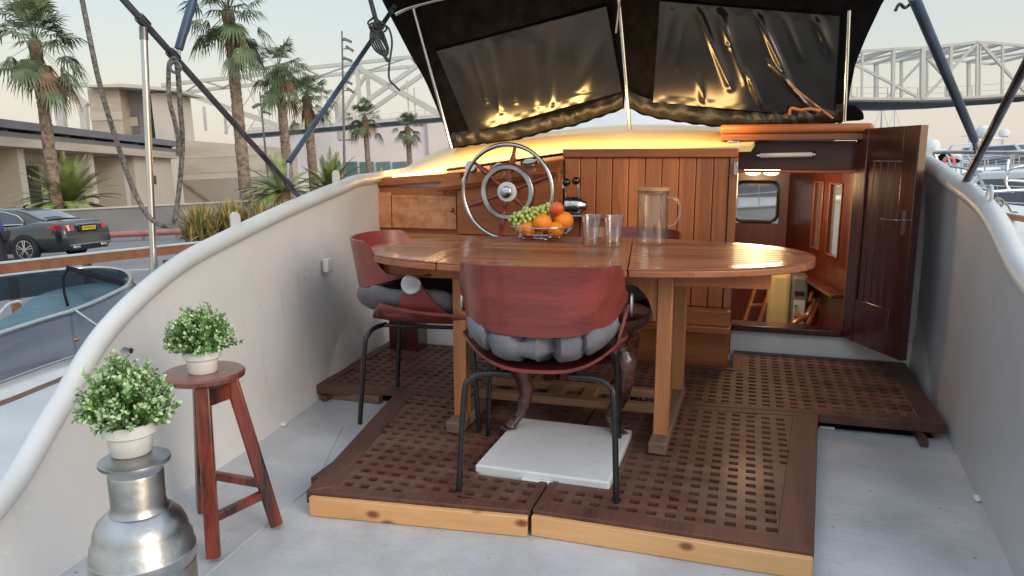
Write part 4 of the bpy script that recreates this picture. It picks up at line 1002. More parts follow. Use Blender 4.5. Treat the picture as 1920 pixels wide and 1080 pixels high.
orange(bc+V3((-.05, -.045, .055)), .043, 'orange low in the bowl under the grapes')
orange(bc+V3((.085, -.055, .055)), .040, 'orange low in the bowl against the wire at the right')
orange(bc+V3((.02, .06, .06)), .044, 'orange at the back of the bowl hidden behind the others')
tag(MB().sphere(bc+V3((-.085, -.055, .052)), .033, 20, 14, (1, 1, .93)).build('apple', M['apple2']), 'small reddish apple low in the bowl beneath the grapes', 'apple')
c = oD(1043, 391, (bc-CAM).dot(cf)-.05); m = MB(); m.sphere(c, .036, 24, 16, (1, 1, .95)); tag(m.build('peach', M['peach']), 'red peach on top of the oranges', 'peach')
c = bc+V3((-.105, -.01, .075)); m = MB(); m.sphere(c, .037, 20, 14, (1, 1, .92)); tag(m.build('apple', M['apple']), 'yellowish red apple at the left end of the bowl', 'apple')
gb = thing('grape_bunch', 'bunch of pale green grapes lying across the fruit bowl', 'grapes')
m = MB(); rn = random.Random(4); pts = []
ga, gb_ = bc+V3((-.115, -.05, .092)), bc+V3((.025, .0, .140)); tries = 0
while len(pts) < 120 and tries < 6000:
    tries += 1; t_ = rn.random(); q = ga.lerp(gb_, t_)
    rr_ = lerp(.036, .048, math.sin(t_*math.pi))
    o_ = V3((rn.gauss(0, 1), rn.gauss(0, 1), rn.gauss(0, .9))).normalized()*rr_*rn.random()**.33; q2 = q+o_
    if all((q2-z_).length > .0145 for z_ in pts): pts.append(q2)
for q in pts: m.sphere(q, rn.uniform(.0095, .0112), 10, 7, (1, 1, 1.1))
m.build('grapes', M['grape'], gb)
MB().tube(spline([ga, ga.lerp(gb_, .5)+V3((0, 0, .02)), gb_+V3((.01, .01, .03))], 4), .002, 6).build('stalk', M['stem'], gb)

# =================================================================== HELM
wh = thing('steering_wheel', 'chrome rimmed ship steering wheel with red brown spokes', 'steering wheel')
wcn = V3((-1.291, 3.96, 1.023)); WR = .262
def wring(r_, y=0, n=72): return [wcn+V3((r_*math.cos(2*math.pi*k/n), y, r_*math.sin(2*math.pi*k/n))) for k in range(n)]
MB().tube(wring(WR), .0125, 12, closed=True).build('rim', M['steel'], wh)
rx = Matrix.Rotation(R(90), 3, 'X')
m = MB(); m.lathe([(.128, -.012), (.152, -.012), (.155, .006), (.150, .012), (.130, .012), (.126, .006), (.128, -.012)], wcn, rx, 64); m.build('inner_ring', M['alu'], wh)
m = MB(); m.lathe([(.122, -.02), (.160, -.02), (.163, -.0125), (.120, -.0125), (.122, -.02)], wcn, rx, 64); m.build('wooden_ring', M['mahog'], wh)
for k in range(6):
    a = R(80+60*k); dd = V3((math.cos(a), 0, math.sin(a)))
    P = [wcn+dd*t_+V3((0, .006, 0)) for t_ in (.03, .05, .07, .09, .11, .122, .165, .18, .20, .22, .24, .255)]
    rad = [.015, .012, .017, .012, .010, .014, .016, .019, .014, .011, .010, .009]
    MB().tube(P, rad, 10).build('spoke', M['mahog'], wh)
hb = MB().lathe([(0, -.02), (.052, -.02), (.056, -.008), (.056, .008), (.05, .014), (.032, .015), (0, .015)], wcn, rx, 40).build('hub', M['plastic'], wh)
MB().lathe([(.034, .0155), (.032, .026), (.022, .034), (0, .038)], wcn, rx, 32).build('hub_cap', M['steel'], hb)
MB().tube([wcn+V3((0, .02, 0)), wcn+V3((0, .165, 0))], .02, 14).build('shaft', M['steel_dull'], wh)
thr = thing('throttle_control', 'chrome twin lever engine control with black ball knobs', 'engine control')
tcn = oY(1078, 385, 4.09); ryx = Matrix.Rotation(R(90), 3, 'Y')
MB().lathe([(0, -.055), (.045, -.055), (.052, -.048), (.052, -.022), (.049, -.020), (.049, -.016), (.052, -.014), (.052, .02), (.045, .034), (.03, .05), (.022, .066), (0, .068)], tcn, ryx, 36).build('housing', M['steel'], thr)
m = MB(); m.box(tcn+V3((0, .02, -.058)), (.13, .11, .014)); m.build('base', M['steel'], thr, .003)
for (kx, ky, s_) in ((1062, 342, -.045), (1080, 339, .025)):
    kp = oY(kx, ky, 4.06); st = tcn+V3((s_, -.02, .03)); l_ = MB().tube(spline([st, st.lerp(kp, .5)+V3((.01 if s_ > 0 else -.006, 0, 0)), kp], 5), .0055, 8).build('lever', M['steel'], thr)
    MB().sphere(kp, .023, 20, 14).build('ball_knob', M['knob'], l_)
m = MB(); m.lohi((tcn.x-.10, 4.07, tcn.z-.075), (tcn.x+.17, 4.199, tcn.z-.068)); sf = m.build('control_shelf', M['stooltop'], thr, .003)

# =================================================================== CANOPY AND ITS FRAME
cn = thing('spray_hood', 'black canvas spray hood with glossy vinyl windows over the helm', 'canopy')
def cY(px, py): 
    t = max(0, min(1, (py+10)/280)); return 4.99+.11*t
def cp(px, py, dy=0): return oY(px, py, cY(px, py)+dy)
hemL = [(850, 276), (875, 272), (900, 268), (930, 266), (960, 262), (1000, 252), (1040, 241), (1080, 233), (1110, 222), (1140, 212), (1170, 201)]
hemR = [(1180, 200), (1205, 212), (1230, 219), (1260, 224), (1300, 230), (1350, 236), (1400, 240), (1450, 240), (1500, 236), (1550, 230), (1583, 224)]
def hemf(tab):
    return lambda u: (lerp(tab[0][0], tab[-1][0], u), interp(tab, lerp(tab[0][0], tab[-1][0], u)))
def edgeL(py): return interp([(-60, 690), (0, 716), (50, 742), (100, 768), (150, 797), (200, 818), (276, 848)], py)
def edgeR(py): return interp([(-60, 1690), (0, 1655), (70, 1622), (120, 1602), (170, 1592), (235, 1583)], py)
def panel(u, v, side):
    tab = hemL if side == 0 else hemR; hx_, hy_ = hemf(tab)(u)
    py = lerp(hy_, -60, v)
    if side == 0: a, b = edgeL(min(py, 276)), 1175
    else: a, b = 1175, edgeR(py)
    hxu = lerp(a, b, u)
    px = lerp(hx_, hxu, min(1, v*4)); 
    wv = .012*math.sin(u*26+v*5)*math.exp(-v*5)+.008*noise.noise(V3((u*7, v*5, side)))
    belly = -.06*math.sin(u*math.pi)*(.3+.7*v)
    return cp(px, py, wv+belly)
for side in (0, 1):
    MB().grid(lambda u, v: panel(u, v, side), 60, 36, thick=(0, .006, 0)).build('canvas_panel', M['black_fabric'], cn)
    m = MB()
    q = [panel(i/60, 0.0, side) for i in range(61)]
    m.tube([p_+V3((0, -.01, .004*math.sin(i*1.3))) for i, p_ in enumerate(q)], .011, 8); m.build('hem', M['black_fabric'], cn)
M['satin'] = mat('satin black hem cloth', (.012, .010, .008), .45, 0, .3, 10, .25, 60, spec=.6)
for side in (0, 1):
    def hb__(u, v):
        tab = hemL if side == 0 else hemR; hx_, hy_ = hemf(tab)(u); p_ = cp(hx_, hy_-lerp(0, 30 if side else 26, v))
        w_ = math.sin(u*70+v*3+3*math.sin(u*9))*.006+.008*noise.noise(V3((u*18, v*2, side)))
        return p_+V3((0, -.035-.02*math.sin(u*math.pi)-.018*math.sin(v*math.pi)+w_, 0))
    MB().grid(hb__, 150, 8, thick=(0, .004, 0)).build('hem_band', M['satin'], cn)
# roof of the hood, running back above the cockpit
top0 = [panel(i/20, 1, 0) for i in range(21)]+[panel(i/20, 1, 1) for i in range(1, 21)]
def roofc(u, v):
    k = u*(len(top0)-1); i = min(int(k), len(top0)-2); p_ = top0[i].lerp(top0[i+1], k-i)
    return V3((p_.x*(1-.02*v)+(-.35)*0, lerp(p_.y, 3.0, v), p_.z+.10*math.sin(v*1.4)))
MB().grid(roofc, 30, 12, thick=(0, 0, .006)).build('top_panel', M['black_fabric'], cn)
for nm, xx in (('side_panel', 0), ('side_panel', 1)):
    def sp_(u, v):
        py = lerp(lerp(276, 222, xx), -60, v); px = edgeL(py) if xx == 0 else edgeR(py)
        a = cp(px, py); out = -1 if xx == 0 else 1
        return a+V3((out*.03*u, .75*u, -.02*u))
    MB().grid(sp_, 6, 20, thick=(.006, 0, 0)).build('side_panel', M['black_fabric'], cn)
# glossy windows
def bil(c_, u, v):
    a = (lerp(c_[0][0], c_[1][0], u), lerp(c_[0][1], c_[1][1], u)); b = (lerp(c_[3][0], c_[2][0], u), lerp(c_[3][1], c_[2][1], u))
    return lerp(a[0], b[0], v), lerp(a[1], b[1], v)
WL_ = [(818, 96), (1137, 12), (1166, 172), (882, 250)]; WR_ = [(1237, 2), (1575, 30), (1563, 222), (1224, 192)]
FL = {0: [(.09, .05, .12, .60, .022, .045), (.19, .05, .17, .70, .016, .018), (.30, .02, .23, .86, .022, .020), (.40, .08, .34, .80, .012, .015), (.52, .25, .46, .90, .016, .018), (.66, .18, .55, .94, .024, .016), (.93, .3, .74, .9, .02, .05), (.78, .05, .74, .5, .010, .02)],
      1: [(.20, 0, .42, .80, .030, .020), (.33, .05, .50, .74, .014, .016), (.53, 0, .76, .76, .030, .020), (.33, 0, .40, .38, .03, .03), (.07, .05, .03, .65, .02, .022), (.14, .1, .12, .65, .012, .016), (.62, .50, .90, .98, .026, .010), (.50, .6, .60, .96, .018, .010), (.86, .0, .97, .40, .03, .03), (.24, .70, .28, .98, .016, .016), (.68, .0, .80, .45, .012, .015)]}
def wz(u, v, side):
    s_ = 0
    for (ua, va, ub, vb, amp, wd_) in FL[side]:
        ex, ey = ub-ua, vb-va; t_ = ((u-ua)*ex+(v-va)*ey)/(ex*ex+ey*ey); tt = max(0, min(1, t_))
        dx_ = u-(ua+ex*tt); dy_ = (v-(va+ey*tt))*.7
        taper = math.sin(max(.02, min(.98, tt))*math.pi)**.5
        s_ += amp*taper*math.exp(-(dx_*dx_+dy_*dy_)/(wd_*wd_))
    s_ += .008*noise.noise(V3((u*3.2+side*5, v*1.6, .3)))+.0018*noise.noise(V3((u*10+side*5, v*4, 2.3)))
    edge = min(u, 1-u, v, 1-v); 
    s_ += .004*math.sin(u*60+v*8)*max(0, 1-min(v, 1-v)*14)
    return s_*min(1, edge*12)
for side, wc_ in ((0, WL_), (1, WR_)):
    def wf(u, v):
        px, py = bil(wc_, u, v); return cp(px, py, -.045-wz(u, v, side)*.48-.02*math.sin(u*math.pi))
    MB().grid(wf, 120, 84, thick=(0, .004, 0)).build('vinyl_window', M['vinyl'], cn)
    m = MB(); P = [wf(i/30, 0) for i in range(31)]+[wf(1, i/20) for i in range(1, 21)]+[wf(1-i/30, 1) for i in range(1, 31)]+[wf(0, 1-i/20) for i in range(1, 20)]
    m.tube([p_+V3((0, .006, 0)) for p_ in P], .007, 6, closed=True); m.build('window_seam', M['black_fabric'], cn)
# hood poles
for (a, b, r_) in (((775, 12), (847, 278), .0125), ((1158, -30), (1181, 243), .0125), ((1592, 20), (1583, 228), .011)):
    A_ = cp(*a, -.11); B_ = cp(b[0], b[1], -.10)
    MB().tube([A_, A_.lerp(B_, .5), B_], r_, 12).build('pole', M['steel'], cn)
m = MB(); m.tube(spline([cp(742, 27, -.13), cp(770, 14, -.13), cp(830, -2, -.13), cp(900, -14, -.13)], 6), .012, 10); m.build('cross_tube', M['steel'], cn)
m = MB(); m.tube([cp(1155, 62, -.13), cp(1162, 2, -.13)], .007, 8); m.build('hook_rod', M['steel_dull'], cn)
# folded black end of the hood at the right
m = MB(); m.slab([cp(1583, 195, -.05), cp(1604, 197, -.05), cp(1619, 210, -.05), cp(1621, 224, -.05), cp(1583, 226, -.05)], (0, .12, 0)); m.build('folded_corner', M['black_fabric'], cn, .01)
m = MB(); kp = [cp(1480, 215, -.16), cp(1484, 203, -.17), cp(1500, 206, -.17), cp(1520, 204, -.17), cp(1538, 208, -.16)]
m.tube(spline(kp, 5), .010, 8); m.tube([cp(1478, 156, -.14), cp(1520, 190, -.15), cp(1562, 222, -.14)], .006, 8); m.build('webbing', M['black_fabric'] if 0 else M['ledge'], cn)
# frame tubes
def tub(name, pts, r_, mt, label, cat, grp=None):
    t = MB().tube(pts, r_, 14).build(name, mt); tag(t, label, cat, grp); return t
tA0, tA1 = oX(225, -8, -2.14), oX(568, 376, -2.05)
def onA(px): 
    # point of the slanting tube seen at photo column px
    lo, hi = 0., 1.
    for _ in range(40):
        md = (lo+hi)/2; q = tA0.lerp(tA1, md)-CAM; X_ = 960+F*q.dot(cr)/q.dot(cf)
        if X_ < px: lo = md
        else: hi = md
    return tA0.lerp(tA1, lo)
fa = thing('awning_strut', 'long dark steel tube slanting down across the left bulwark', 'strut')
MB().tube([tA0, tA1], .0125, 14).build('tube', M['darktube'], fa)
for px in (268, 325, 540):
    q = onA(px); d = (tA1-tA0).normalized(); MB().tube([q-d*.022, q+d*.022], .019, 12).build('clamp', M['darktube'], fa)
ps = thing('steel_post', 'upright polished steel post outside the left bulwark', 'post')
pt = onA(268)+V3((0, .0, -.02)); pb = oX(289, 512, -2.14)
MB().tube([pt, pb], .0125, 14).build('tube', M['steel'], ps)
d = (pt-pb).normalized(); MB().tube([pb-d*.01, pb+d*.05], .0155, 14).build('socket', M['steel'], ps)
MB().tube([pt-d*.045, pt-d*.0], .0150, 14).build('cap', M['darktube'], ps)
q0 = pb.copy(); MB().tube([pb-d*.01, V3((pb.x, pb.y, -.35))], .013, 10).build('stub', M['steel_dull'], ps)
a = onA(333); 
s1 = thing('padded_strut', 'blue covered tube rising from the clamp on the slanting left tube', 'strut', group='blue covered struts')
dep = (a-CAM).dot(cf); MB().tube([oD(335, 92, dep), oD(364, -8, dep+.02)], .0165, 12).build('cover', M['padblue'], s1); MB().tube([a, oD(335, 94, dep)], .009, 8).build('tip', M['steel_dull'], s1)
s2 = thing('padded_strut', 'blue covered tube running from the left bulwark up to the black hood', 'strut', group='blue covered struts')
dA = (onA(545)-CAM).dot(cf); MB().tube([oD(541, 305, dA), oD(740, 12, dA+.9)], .0135, 12).build('cover', M['padblue'], s2); MB().tube([onA(541), oD(541, 306, dA)], .008, 8).build('tip', M['steel_dull'], s2)
s3 = thing('padded_strut', 'blue covered tube slanting down to the right bulwark', 'strut', group='blue covered struts')
bR = oX(1808, 346, .905); dR = (bR-CAM).dot(cf)
MB().tube([oD(1712, -8, dR-1.1), oD(1827, 262, dR-.15)], .0165, 12).build('cover', M['padblue'], s3)
MB().tube([oD(1826, 258, dR-.15), oD(1833, 290, dR-.08)], .011, 10).build('tip', M['steel_dull'], s3)
s4 = thing('steel_strut', 'bare grey tube rising to the right from the right bulwark cap', 'strut')
MB().tube([bR, oD(1965, 40, dR-.9)], .016, 14).build('tube', M['darktube'], s4)
MB().tube([bR-V3((0, 0, .04)), bR+V3((0, 0, .015))], .022, 12).build('socket', M['steel'], s4)
m = MB(); q = oD(1708, 6, dR-1.1); m.tube(spline([q, q+V3((-.015, 0, -.012)), q+V3((-.03, 0, .0)), q+V3((-.04, 0, -.02))], 4), .005, 6); tag(m.build('rope_end', M['rope_d']), 'frayed dark rope end at the top of the right blue strut', 'rope')
# ropes
def rope(pix, r_, mt, label, n=8):
    pts = spline([oD(*p_) for p_ in pix], n)
    tw = []
    return tag(MB().tube([p_ for p_ in pts], r_, 8).build('rope', mt), label, 'rope')
rope([(152, -10, 2.3), (162, 40, 2.3), (172, 90, 2.3), (185, 150, 2.32), (203, 215, 2.34), (222, 275, 2.36), (240, 330, 2.38), (262, 380, 2.4), (285, 412, 2.4), (310, 424, 2.4), (326, 415, 2.4), (334, 370, 2.38), (340, 310, 2.36), (342, 260, 2.34), (338, 200, 2.3), (334, 140, 2.27), (330, 112, 2.26)], .0078, M['rope'], 'long grey rope hanging in a loop around the steel post')
rope([(330, 108, 2.24), (318, 118, 2.24), (316, 150, 2.25), (318, 190, 2.26), (327, 225, 2.28), (334, 262, 2.3), (334, 292, 2.32)], .0070, M['rope'], 'short grey rope hanging from the clamp beside the longer loop')
cb_ = MB()
rk = [oD(329+10*math.cos(a_), 126+10*math.sin(a_)*1.0, 2.22) for a_ in [2*math.pi*k/20 for k in range(20)]]
tag(cb_.tube(rk, .0045, 8, closed=True).build('shackle_ring', M['darktube']), 'dark ring hanging on the rope clamp of the slanting tube', 'ring')
bd = thing('rope_coil', 'bundle of thin dark rope tied where the blue strut meets the hood', 'rope')
dk_ = 3.15; m = MB(); rn = random.Random(8)
for k in range(7):
    P = []
    cx_, cy_ = 708+rn.uniform(-8, 8), 50+rn.uniform(-8, 8)
    for i in range(14):
        a_ = 2*math.pi*i/14; P.append(oD(cx_+(10+rn.uniform(-2, 2))*math.cos(a_), cy_+(9+rn.uniform(-2, 2))*math.sin(a_), dk_+.02*math.sin(a_+k)))
    m.tube(P, .0045, 6, closed=True)
for k in range(5):
    o_ = (k-2)*3.0
    m.tube(spline([oD(704+o_, 48, dk_), oD(702+o_*1.3, 70, dk_-.02), oD(711+o_*1.5, 92, dk_), oD(722+o_*.6, 103, dk_), oD(726+o_*.3, 90, dk_+.01), oD(712+o_, 60, dk_)], 5), .0042, 6)
m.tube([oD(718, 100, dk_), oD(728, 115, dk_)], .008, 6)
m.build('coils', M['rope_d'], bd)
MB().tube(spline([oD(712, 45, dk_), oD(728, 52, dk_), oD(735, 80, dk_), oD(730, 120, dk_), oD(730, 148, dk_), (oD(742, 162, dk_)), oD(750, 170, dk_)], 6), .0045, 6).build('loose_end', M['rope_d'], bd)
MB().tube([oD(692, -10, dk_), oD(706, 42, dk_)], .011, 8).build('line', M['rope_d'], bd)
# =================================================================== LAND AND WATER (land frame: x right, y ahead, z up, camera at z 1.6)
def gz(px, py, z):
    d = MR.inverted().to_3x3() @ ray(px, py); return V3((0, 0, 1.6))+d*((z-1.6)/d.z)
def gxx(px, py, X):
    d = MR.inverted().to_3x3() @ ray(px, py); return V3((0, 0, 1.6))+d*(X/d.x)
M['asphalt'] = mat('asphalt', (.21, .205, .21), .85, 0, .12, .6, .3, 30)
M['water'] = mat('harbour water', (.03, .06, .065), .08, 0, .2, .4, .5, 2.5)
M['conc'] = mat('beige concrete', (.50, .43, .35), .8, 0, .10, .35, .1, 8, stretch=(1, 1, 4))
M['conc_d'] = mat('grey concrete', (.25, .24, .23), .8, 0, .12, .5, .1, 8)
M['conc_w'] = mat('pale concrete', (.58, .53, .46), .8, 0, .06, .3, .05, 8)
M['dark'] = mat('dark opening', (.07, .06, .055), .7, 0, .2, .5)
M['ochre'] = mat('ochre wall', (.42, .34, .20), .8, 0, .1, .5)
M['beam'] = mat('dark grey fascia', (.17, .17, .18), .6, 0, .1, .5)
M['bridge'] = mat('light grey steel paint', (.52, .52, .49), .55, 0, .05, .4)
M['soffit'] = mat('blue grey soffit', (.15, .18, .21), .6, 0, .1, .4)
M['whitewall'] = mat('pinkish white cladding', (.66, .60, .58), .7, 0, .04, .08)
M['teal'] = mat('greenish glazing', (.12, .20, .20), .15, 0, .15, .1)
M['redrail'] = mat('faded red rail paint', (.42, .17, .14), .6, 0, .15, 2)
M['trunk'] = mat('palm trunk', (.36, .27, .21), .9, 0, .35, 5, .8, 14, c2=(.15, .105, .08))
M['trunk2'] = mat('palm leaf bases', (.26, .15, .10), .9, 0, .3, 9, .8, 14)
M['fan'] = mat('fan palm green', (.12, .17, .075), .6, 0, .35, 1.6)
M['fan_d'] = mat('dry palm leaf', (.28, .17, .10), .8, 0, .3, 2)
M['phx'] = mat('date palm green', (.24, .31, .085), .6, 0, .3, 2)
M['spikeg'] = mat('spiky leaf green', (.24, .25, .08), .7, 0, .3, 3)
M['spikey'] = mat('spiky leaf straw', (.60, .42, .18), .7, 0, .3, 3)
M['stem_o'] = mat('orange stem base', (.26, .15, .07), .7, 0, .2, 3)
wt_ = MB().lohi((-900, -60, -2.6), (900, 1500, -1.3)).build('water', M['water'], land=True); tag(wt_, kind='structure')
g = MB().prism([(-600, 9), (-3.4, 9), (-1.8, 15), (1.5, 30), (30, 120), (300, 125), (600, 1400), (-600, 1400)], -1.6, 0).build('quay', M['asphalt'], land=True); tag(g, kind='structure')
m = MB(); m.prism([(-60, 8.75), (-3.3, 8.75), (-3.4, 8.995), (-60, 8.995)], -1.6, .02)
tag(m.build('kerb', M['conc_w'], land=True), kind='structure')
m = MB(); m.lohi((-60, 17.2, .002), (-6, 17.34, .006)); tag(m.build('road_line', M['conc_w'], land=True), kind='structure')
# low wall behind the road
lw = thing('garden_wall', 'low grey concrete wall with pale coping behind the black car', 'wall', land=True)
x0 = gy(-200, 440, 34.5).x; x1 = gy(620, 400, 34.5).x
MB().lohi((x0, 34.5, 0), (x1, 34.8, 1.32)).build('wall_face', M['conc_d'], lw); MB().lohi((x0, 34.44, 1.321), (x1, 34.86, 1.40)).build('coping', M['conc_w'], lw)
MB().lohi((x0-20, 34.9, 0), (x1+6, 60, 1.25)).build('planting_bed', M['conc_d'], lw)
rr_ = thing('pipe_barrier', 'low faded red pipe barrier along the road behind the car', 'barrier', land=True)
x0 = gy(190, 445, 30).x; x1 = gy(345, 440, 30).x
MB().tube([(x0, 30, .30), (x1, 30, .30)], .12, 12).build('pipe', M['redrail'], rr_)
for k in range(3): xx = lerp(x0+.3, x1-.3, k/2); MB().lohi((xx-.05, 29.95, 0), (xx+.05, 30.05, .2)).build('post', M['redrail'], rr_)
# building with the long canopy, receding on the left
bd_ = thing('terminal_building', 'long beige concrete building with a dark layered canopy behind the palms at the left', 'building', land=True)
XA = gy(0, 232, 42).x; YA, YB = 30, 64.5
zt = lambda py0: gy(0, py0, 42).z
z1, z2, z3, z4, z5 = zt(222), zt(238), zt(244), zt(255), zt(273)
MB().lohi((XA-7, YA-6, z2), (XA, YB, z1)).build('canopy_fascia', M['beam'], bd_)
MB().lohi((XA-6.6, YA-6, z4), (XA-.25, YB, z3)).build('canopy_beam', M['beam'], bd_)
MB().lohi((XA-6.4, YA-6, z5), (XA-.1, YB, z4-.01)).build('canopy_slab', M['conc'], bd_)
for k in range(11): yy = 34+k*3; MB().lohi((XA-1.2, yy, z3+.01), (XA-.5, yy+.35, z2-.01)).build('strut', M['beam'], bd_)
MB().lohi((XA-7.5, YA-6, 0), (XA-3.0, YB, z5-.01)).build('back_wall', M['conc'], bd_)
for yy, w_ in ((37, .7), (44.5, .6), (52.0, .6), (56.5, .6)): MB().lohi((XA-3.0, yy, 0), (XA-.9, yy+w_, z5-.01)).build('pier', M['conc_w'], bd_)
MB().lohi((XA-2.99, 38.2, 0), (XA-2.95, 43.9, 3.6)).build('opening', M['ochre'], bd_); MB().lohi((XA-2.99, 45.6, 0), (XA-2.94, 49.6, 4.2)).build('opening', M['dark'], bd_)
MB().lohi((XA-2.99, 52.8, 0), (XA-2.94, 56.3, 4.4)).build('opening', M['dark'], bd_)
MB().lohi((XA-2.9, 58.0, 0), (XA-.8, YB-.05, z5-.01)).build('end_wall', M['conc_w'], bd_)
MB().lohi((XA-.79, 60.5, 2.9), (XA-.75, 61.3, 3.6)).build('vent', M['dark'], bd_)
m = MB()
for z in (1.1, 2.2, 3.3, 4.4): m.lohi((XA-3.0, YA, z), (XA-2.975, YB-7, z+.035))
for yy in (39.8, 41.9, 47.5, 51, 54.2): m.lohi((XA-3.0, yy, 0), (XA-2.972, yy+.035, z5-.02))
m.build('panel_joints', M['conc_d'], bd_)
m = MB(); m.lohi((XA-2.95, 38.1, 3.6), (XA-2.80, 44.0, 3.75)); m.lohi((XA-2.95, 40.9, 0), (XA-2.86, 41.05, 3.6)); m.build('opening_frame', M['beam'], bd_)
# concrete wall facing the quay
cw = thing('concrete_wall_building', 'blank board marked concrete wall behind the tallest palm trunk', 'building', land=True)
a = gy(334, 262, 65); b = gy(506, 262, 65)
MB().slab([(a.x, 65, 0), (b.x, 65, 0), (b.x, 65, gy(506, 275, 65).z), (a.x, 65, a.z)], (0, 8, 0)).build('wall_face', M['conc'], cw)
m = MB()
for k in range(1, 5): z = a.z*k/5.3; m.lohi((a.x, 64.96, z), (b.x, 64.995, z+.05))
m.build('formwork_joint', M['conc_w'], cw)
m = MB(); m.lohi((a.x, 64.9, 0), (b.x, 64.994, a.z*.48)); m.build('plinth', mat('darker concrete', (.36, .31, .26), .8, 0, .1, .4), cw)  # lower half of the wall in a darker tone
m = MB(); m.beam(gy(344, 342, 64.7), gy(402, 384, 64.7), .1, .12); m.build('handrail', M['trunk'], cw)  # thin dark bar running diagonally across the wall
gb2 = MB().slab([gy(505, 278, 70), gy(512, 380, 70), gy(470, 380, 70), gy(470, 270, 70)], (0, 4, 0)).build('grey_kiosk', M['conc_d'], land=True); tag(gb2, 'small grey block between the concrete wall and the white warehouse', 'building')
# tower with rooftop frame
tw = thing('lift_tower', 'square beige concrete tower with thin roof standing beyond the canopy', 'building', land=True)
def gbox(m, px0, py0, px1, py1, Y, dep, zb=None):
    a = gy(px0, py0, Y); b = gy(px1, py1, Y); m.lohi((a.x, Y, b.z if zb is None else zb), (b.x, Y+dep, a.z)); return m
gbox(MB(), 163, 163, 233, 250, 90, 6, 0).build('front_block', M['conc'], tw)
gbox(MB(), 233.5, 166, 282, 250, 92, 4, 0).build('recess', M['ochre'] if 0 else M['conc_d'], tw)
gbox(MB(), 282.3, 175, 325, 250, 90, 6, 0).build('side_block', M['conc_w'], tw)
gbox(MB(), 168, 212, 230, 224, 89.9, .09).build('pale_band', M['conc_w'], tw)
gbox(MB(), 238, 214, 262, 250, 91.9, .09).build('door', M['beam'], tw); gbox(MB(), 243, 220, 259, 236, 91.8, .09).build('window', M['conc'], tw)
m = MB(); m.slab([gy(160, 160, 88.5), gy(228, 156, 88.5), gy(330, 166, 88.5), gy(330, 171, 88.5), gy(228, 163, 88.5), gy(160, 163, 88.5)], (0, 8, 0)); m.build('roof', M['conc_w'], tw)
fr_ = thing('steel_portal', 'grey steel portal frame standing left of the concrete tower', 'frame', land=True)
m = MB()
for a_, b_, w_ in (((112, 160), (118, 262), .8), ((157, 200), (162, 262), .7), ((107, 160), (162, 159), .5), ((122, 168), (163, 199), .8)): m.beam(gy(*a_, 86), gy(*b_, 86), w_, w_, up=V3((0, 1, 0)))
m.build('frame', M['bridge'], fr_)
# bridges
def truss(name, label, Y0, top, bot, members, far, w_=.45, deckY=None):
    r = thing(name, label, 'bridge', land=True)
    off = V3((0, far, 0))
    for s_, o_ in (('near', V3((0, 0, 0))), ('far', off)):
        for P in (top, bot):
            m = MB()
            for a_, b_ in zip(P, P[1:]): m.beam(gy(*a_, Y0)+o_, gy(*b_, Y0)+o_, w_, w_*1.1)
            m.build('chord', M['bridge'], r)
        m = MB()
        for a_, b_, ww in members: m.beam(gy(*a_, Y0)+o_, gy(*b_, Y0)+o_, ww, ww, up=V3((0, 1, 0)))
        m.build('lattice_members', M['bridge'], r)
    m = MB()
    n = len(top)
    for i in range(n):
        m.beam(gy(*top[i], Y0), gy(*top[i], Y0)+off, .22, .22)
        if i < n-1: m.beam(gy(*top[i+1], Y0), gy(*top[i], Y0)+off, .18, .18)
    m.build('top_bracing', M['bridge'], r)
    m = MB()
    for a_, b_ in zip(bot, bot[1:]):
        A_, B_ = gy(*a_, Y0), gy(*b_, Y0); m.slab([A_+V3((0, .3, .1)), B_+V3((0, .3, .1)), B_+V3((0, .3, -.25)), A_+V3((0, .3, -.25))], off-V3((0, .6, 0)))
    m.build('deck', M['conc_w'], r)
    m = MB()
    for a_, b_ in zip(bot, bot[1:]):
        A_, B_ = gy(*a_, Y0), gy(*b_, Y0); m.slab([A_+V3((0, -.3, -.27)), B_+V3((0, -.3, -.27)), B_+V3((0, -.1, -.42)), A_+V3((0, -.1, -.42))], off*.55)
    m.build('soffit', M['soffit'], r)
    m = MB()
    for a_, b_ in zip(bot, bot[1:]):
        A_, B_ = gy(*a_, Y0), gy(*b_, Y0)
        for h_ in (.55, 1.05): m.beam(A_+V3((0, .8, h_)), B_+V3((0, .8, h_)), .035, .035)
        L_ = (B_-A_).length; k = max(1, int(L_/2.2))
        for i in range(k): q = A_.lerp(B_, i/k)+V3((0, .8, 0)); m.beam(q, q+V3((0, 0, 1.05)), .06, .06)
    m.build('railing', M['bridge'], r)
    return r
topR = [(1500, 104), (1560, 99), (1617, 96), (1675, 92), (1730, 90), (1783, 85), (1833, 79), (1880, 82), (1925, 87), (1975, 92)]
botR = [(1500, 184), (1730, 186), (1833, 182), (1925, 175), (1975, 172)]
mem = [((x, t_), (x-1, b_), w_*.38) for x, t_, b_, w_ in ((1560, 99, 184, .45), (1617, 96, 184, .45), (1675, 92, 184, .7), (1730, 90, 186, .9), (1783, 85, 184, .6), (1832, 79, 182, .45), (1838, 79, 182, .35), (1880, 82, 178, .5), (1925, 87, 175, .7))]
mem += [((1560, 99), (1725, 184), .2), ((1733, 184), (1832, 80), .2), ((1838, 80), (1924, 174), .22), ((1730, 186), (1625, 140), .01)]
truss('footbridge', 'light grey steel truss footbridge crossing the sky at the right', 65, topR, botR, mem, 8, .20)
topL = [(303, 160), (380, 151), (455, 144), (573, 128), (668, 118), (770, 107), (860, 98)]
botL_ = [(440, 250), (560, 240), (700, 228), (860, 214)]
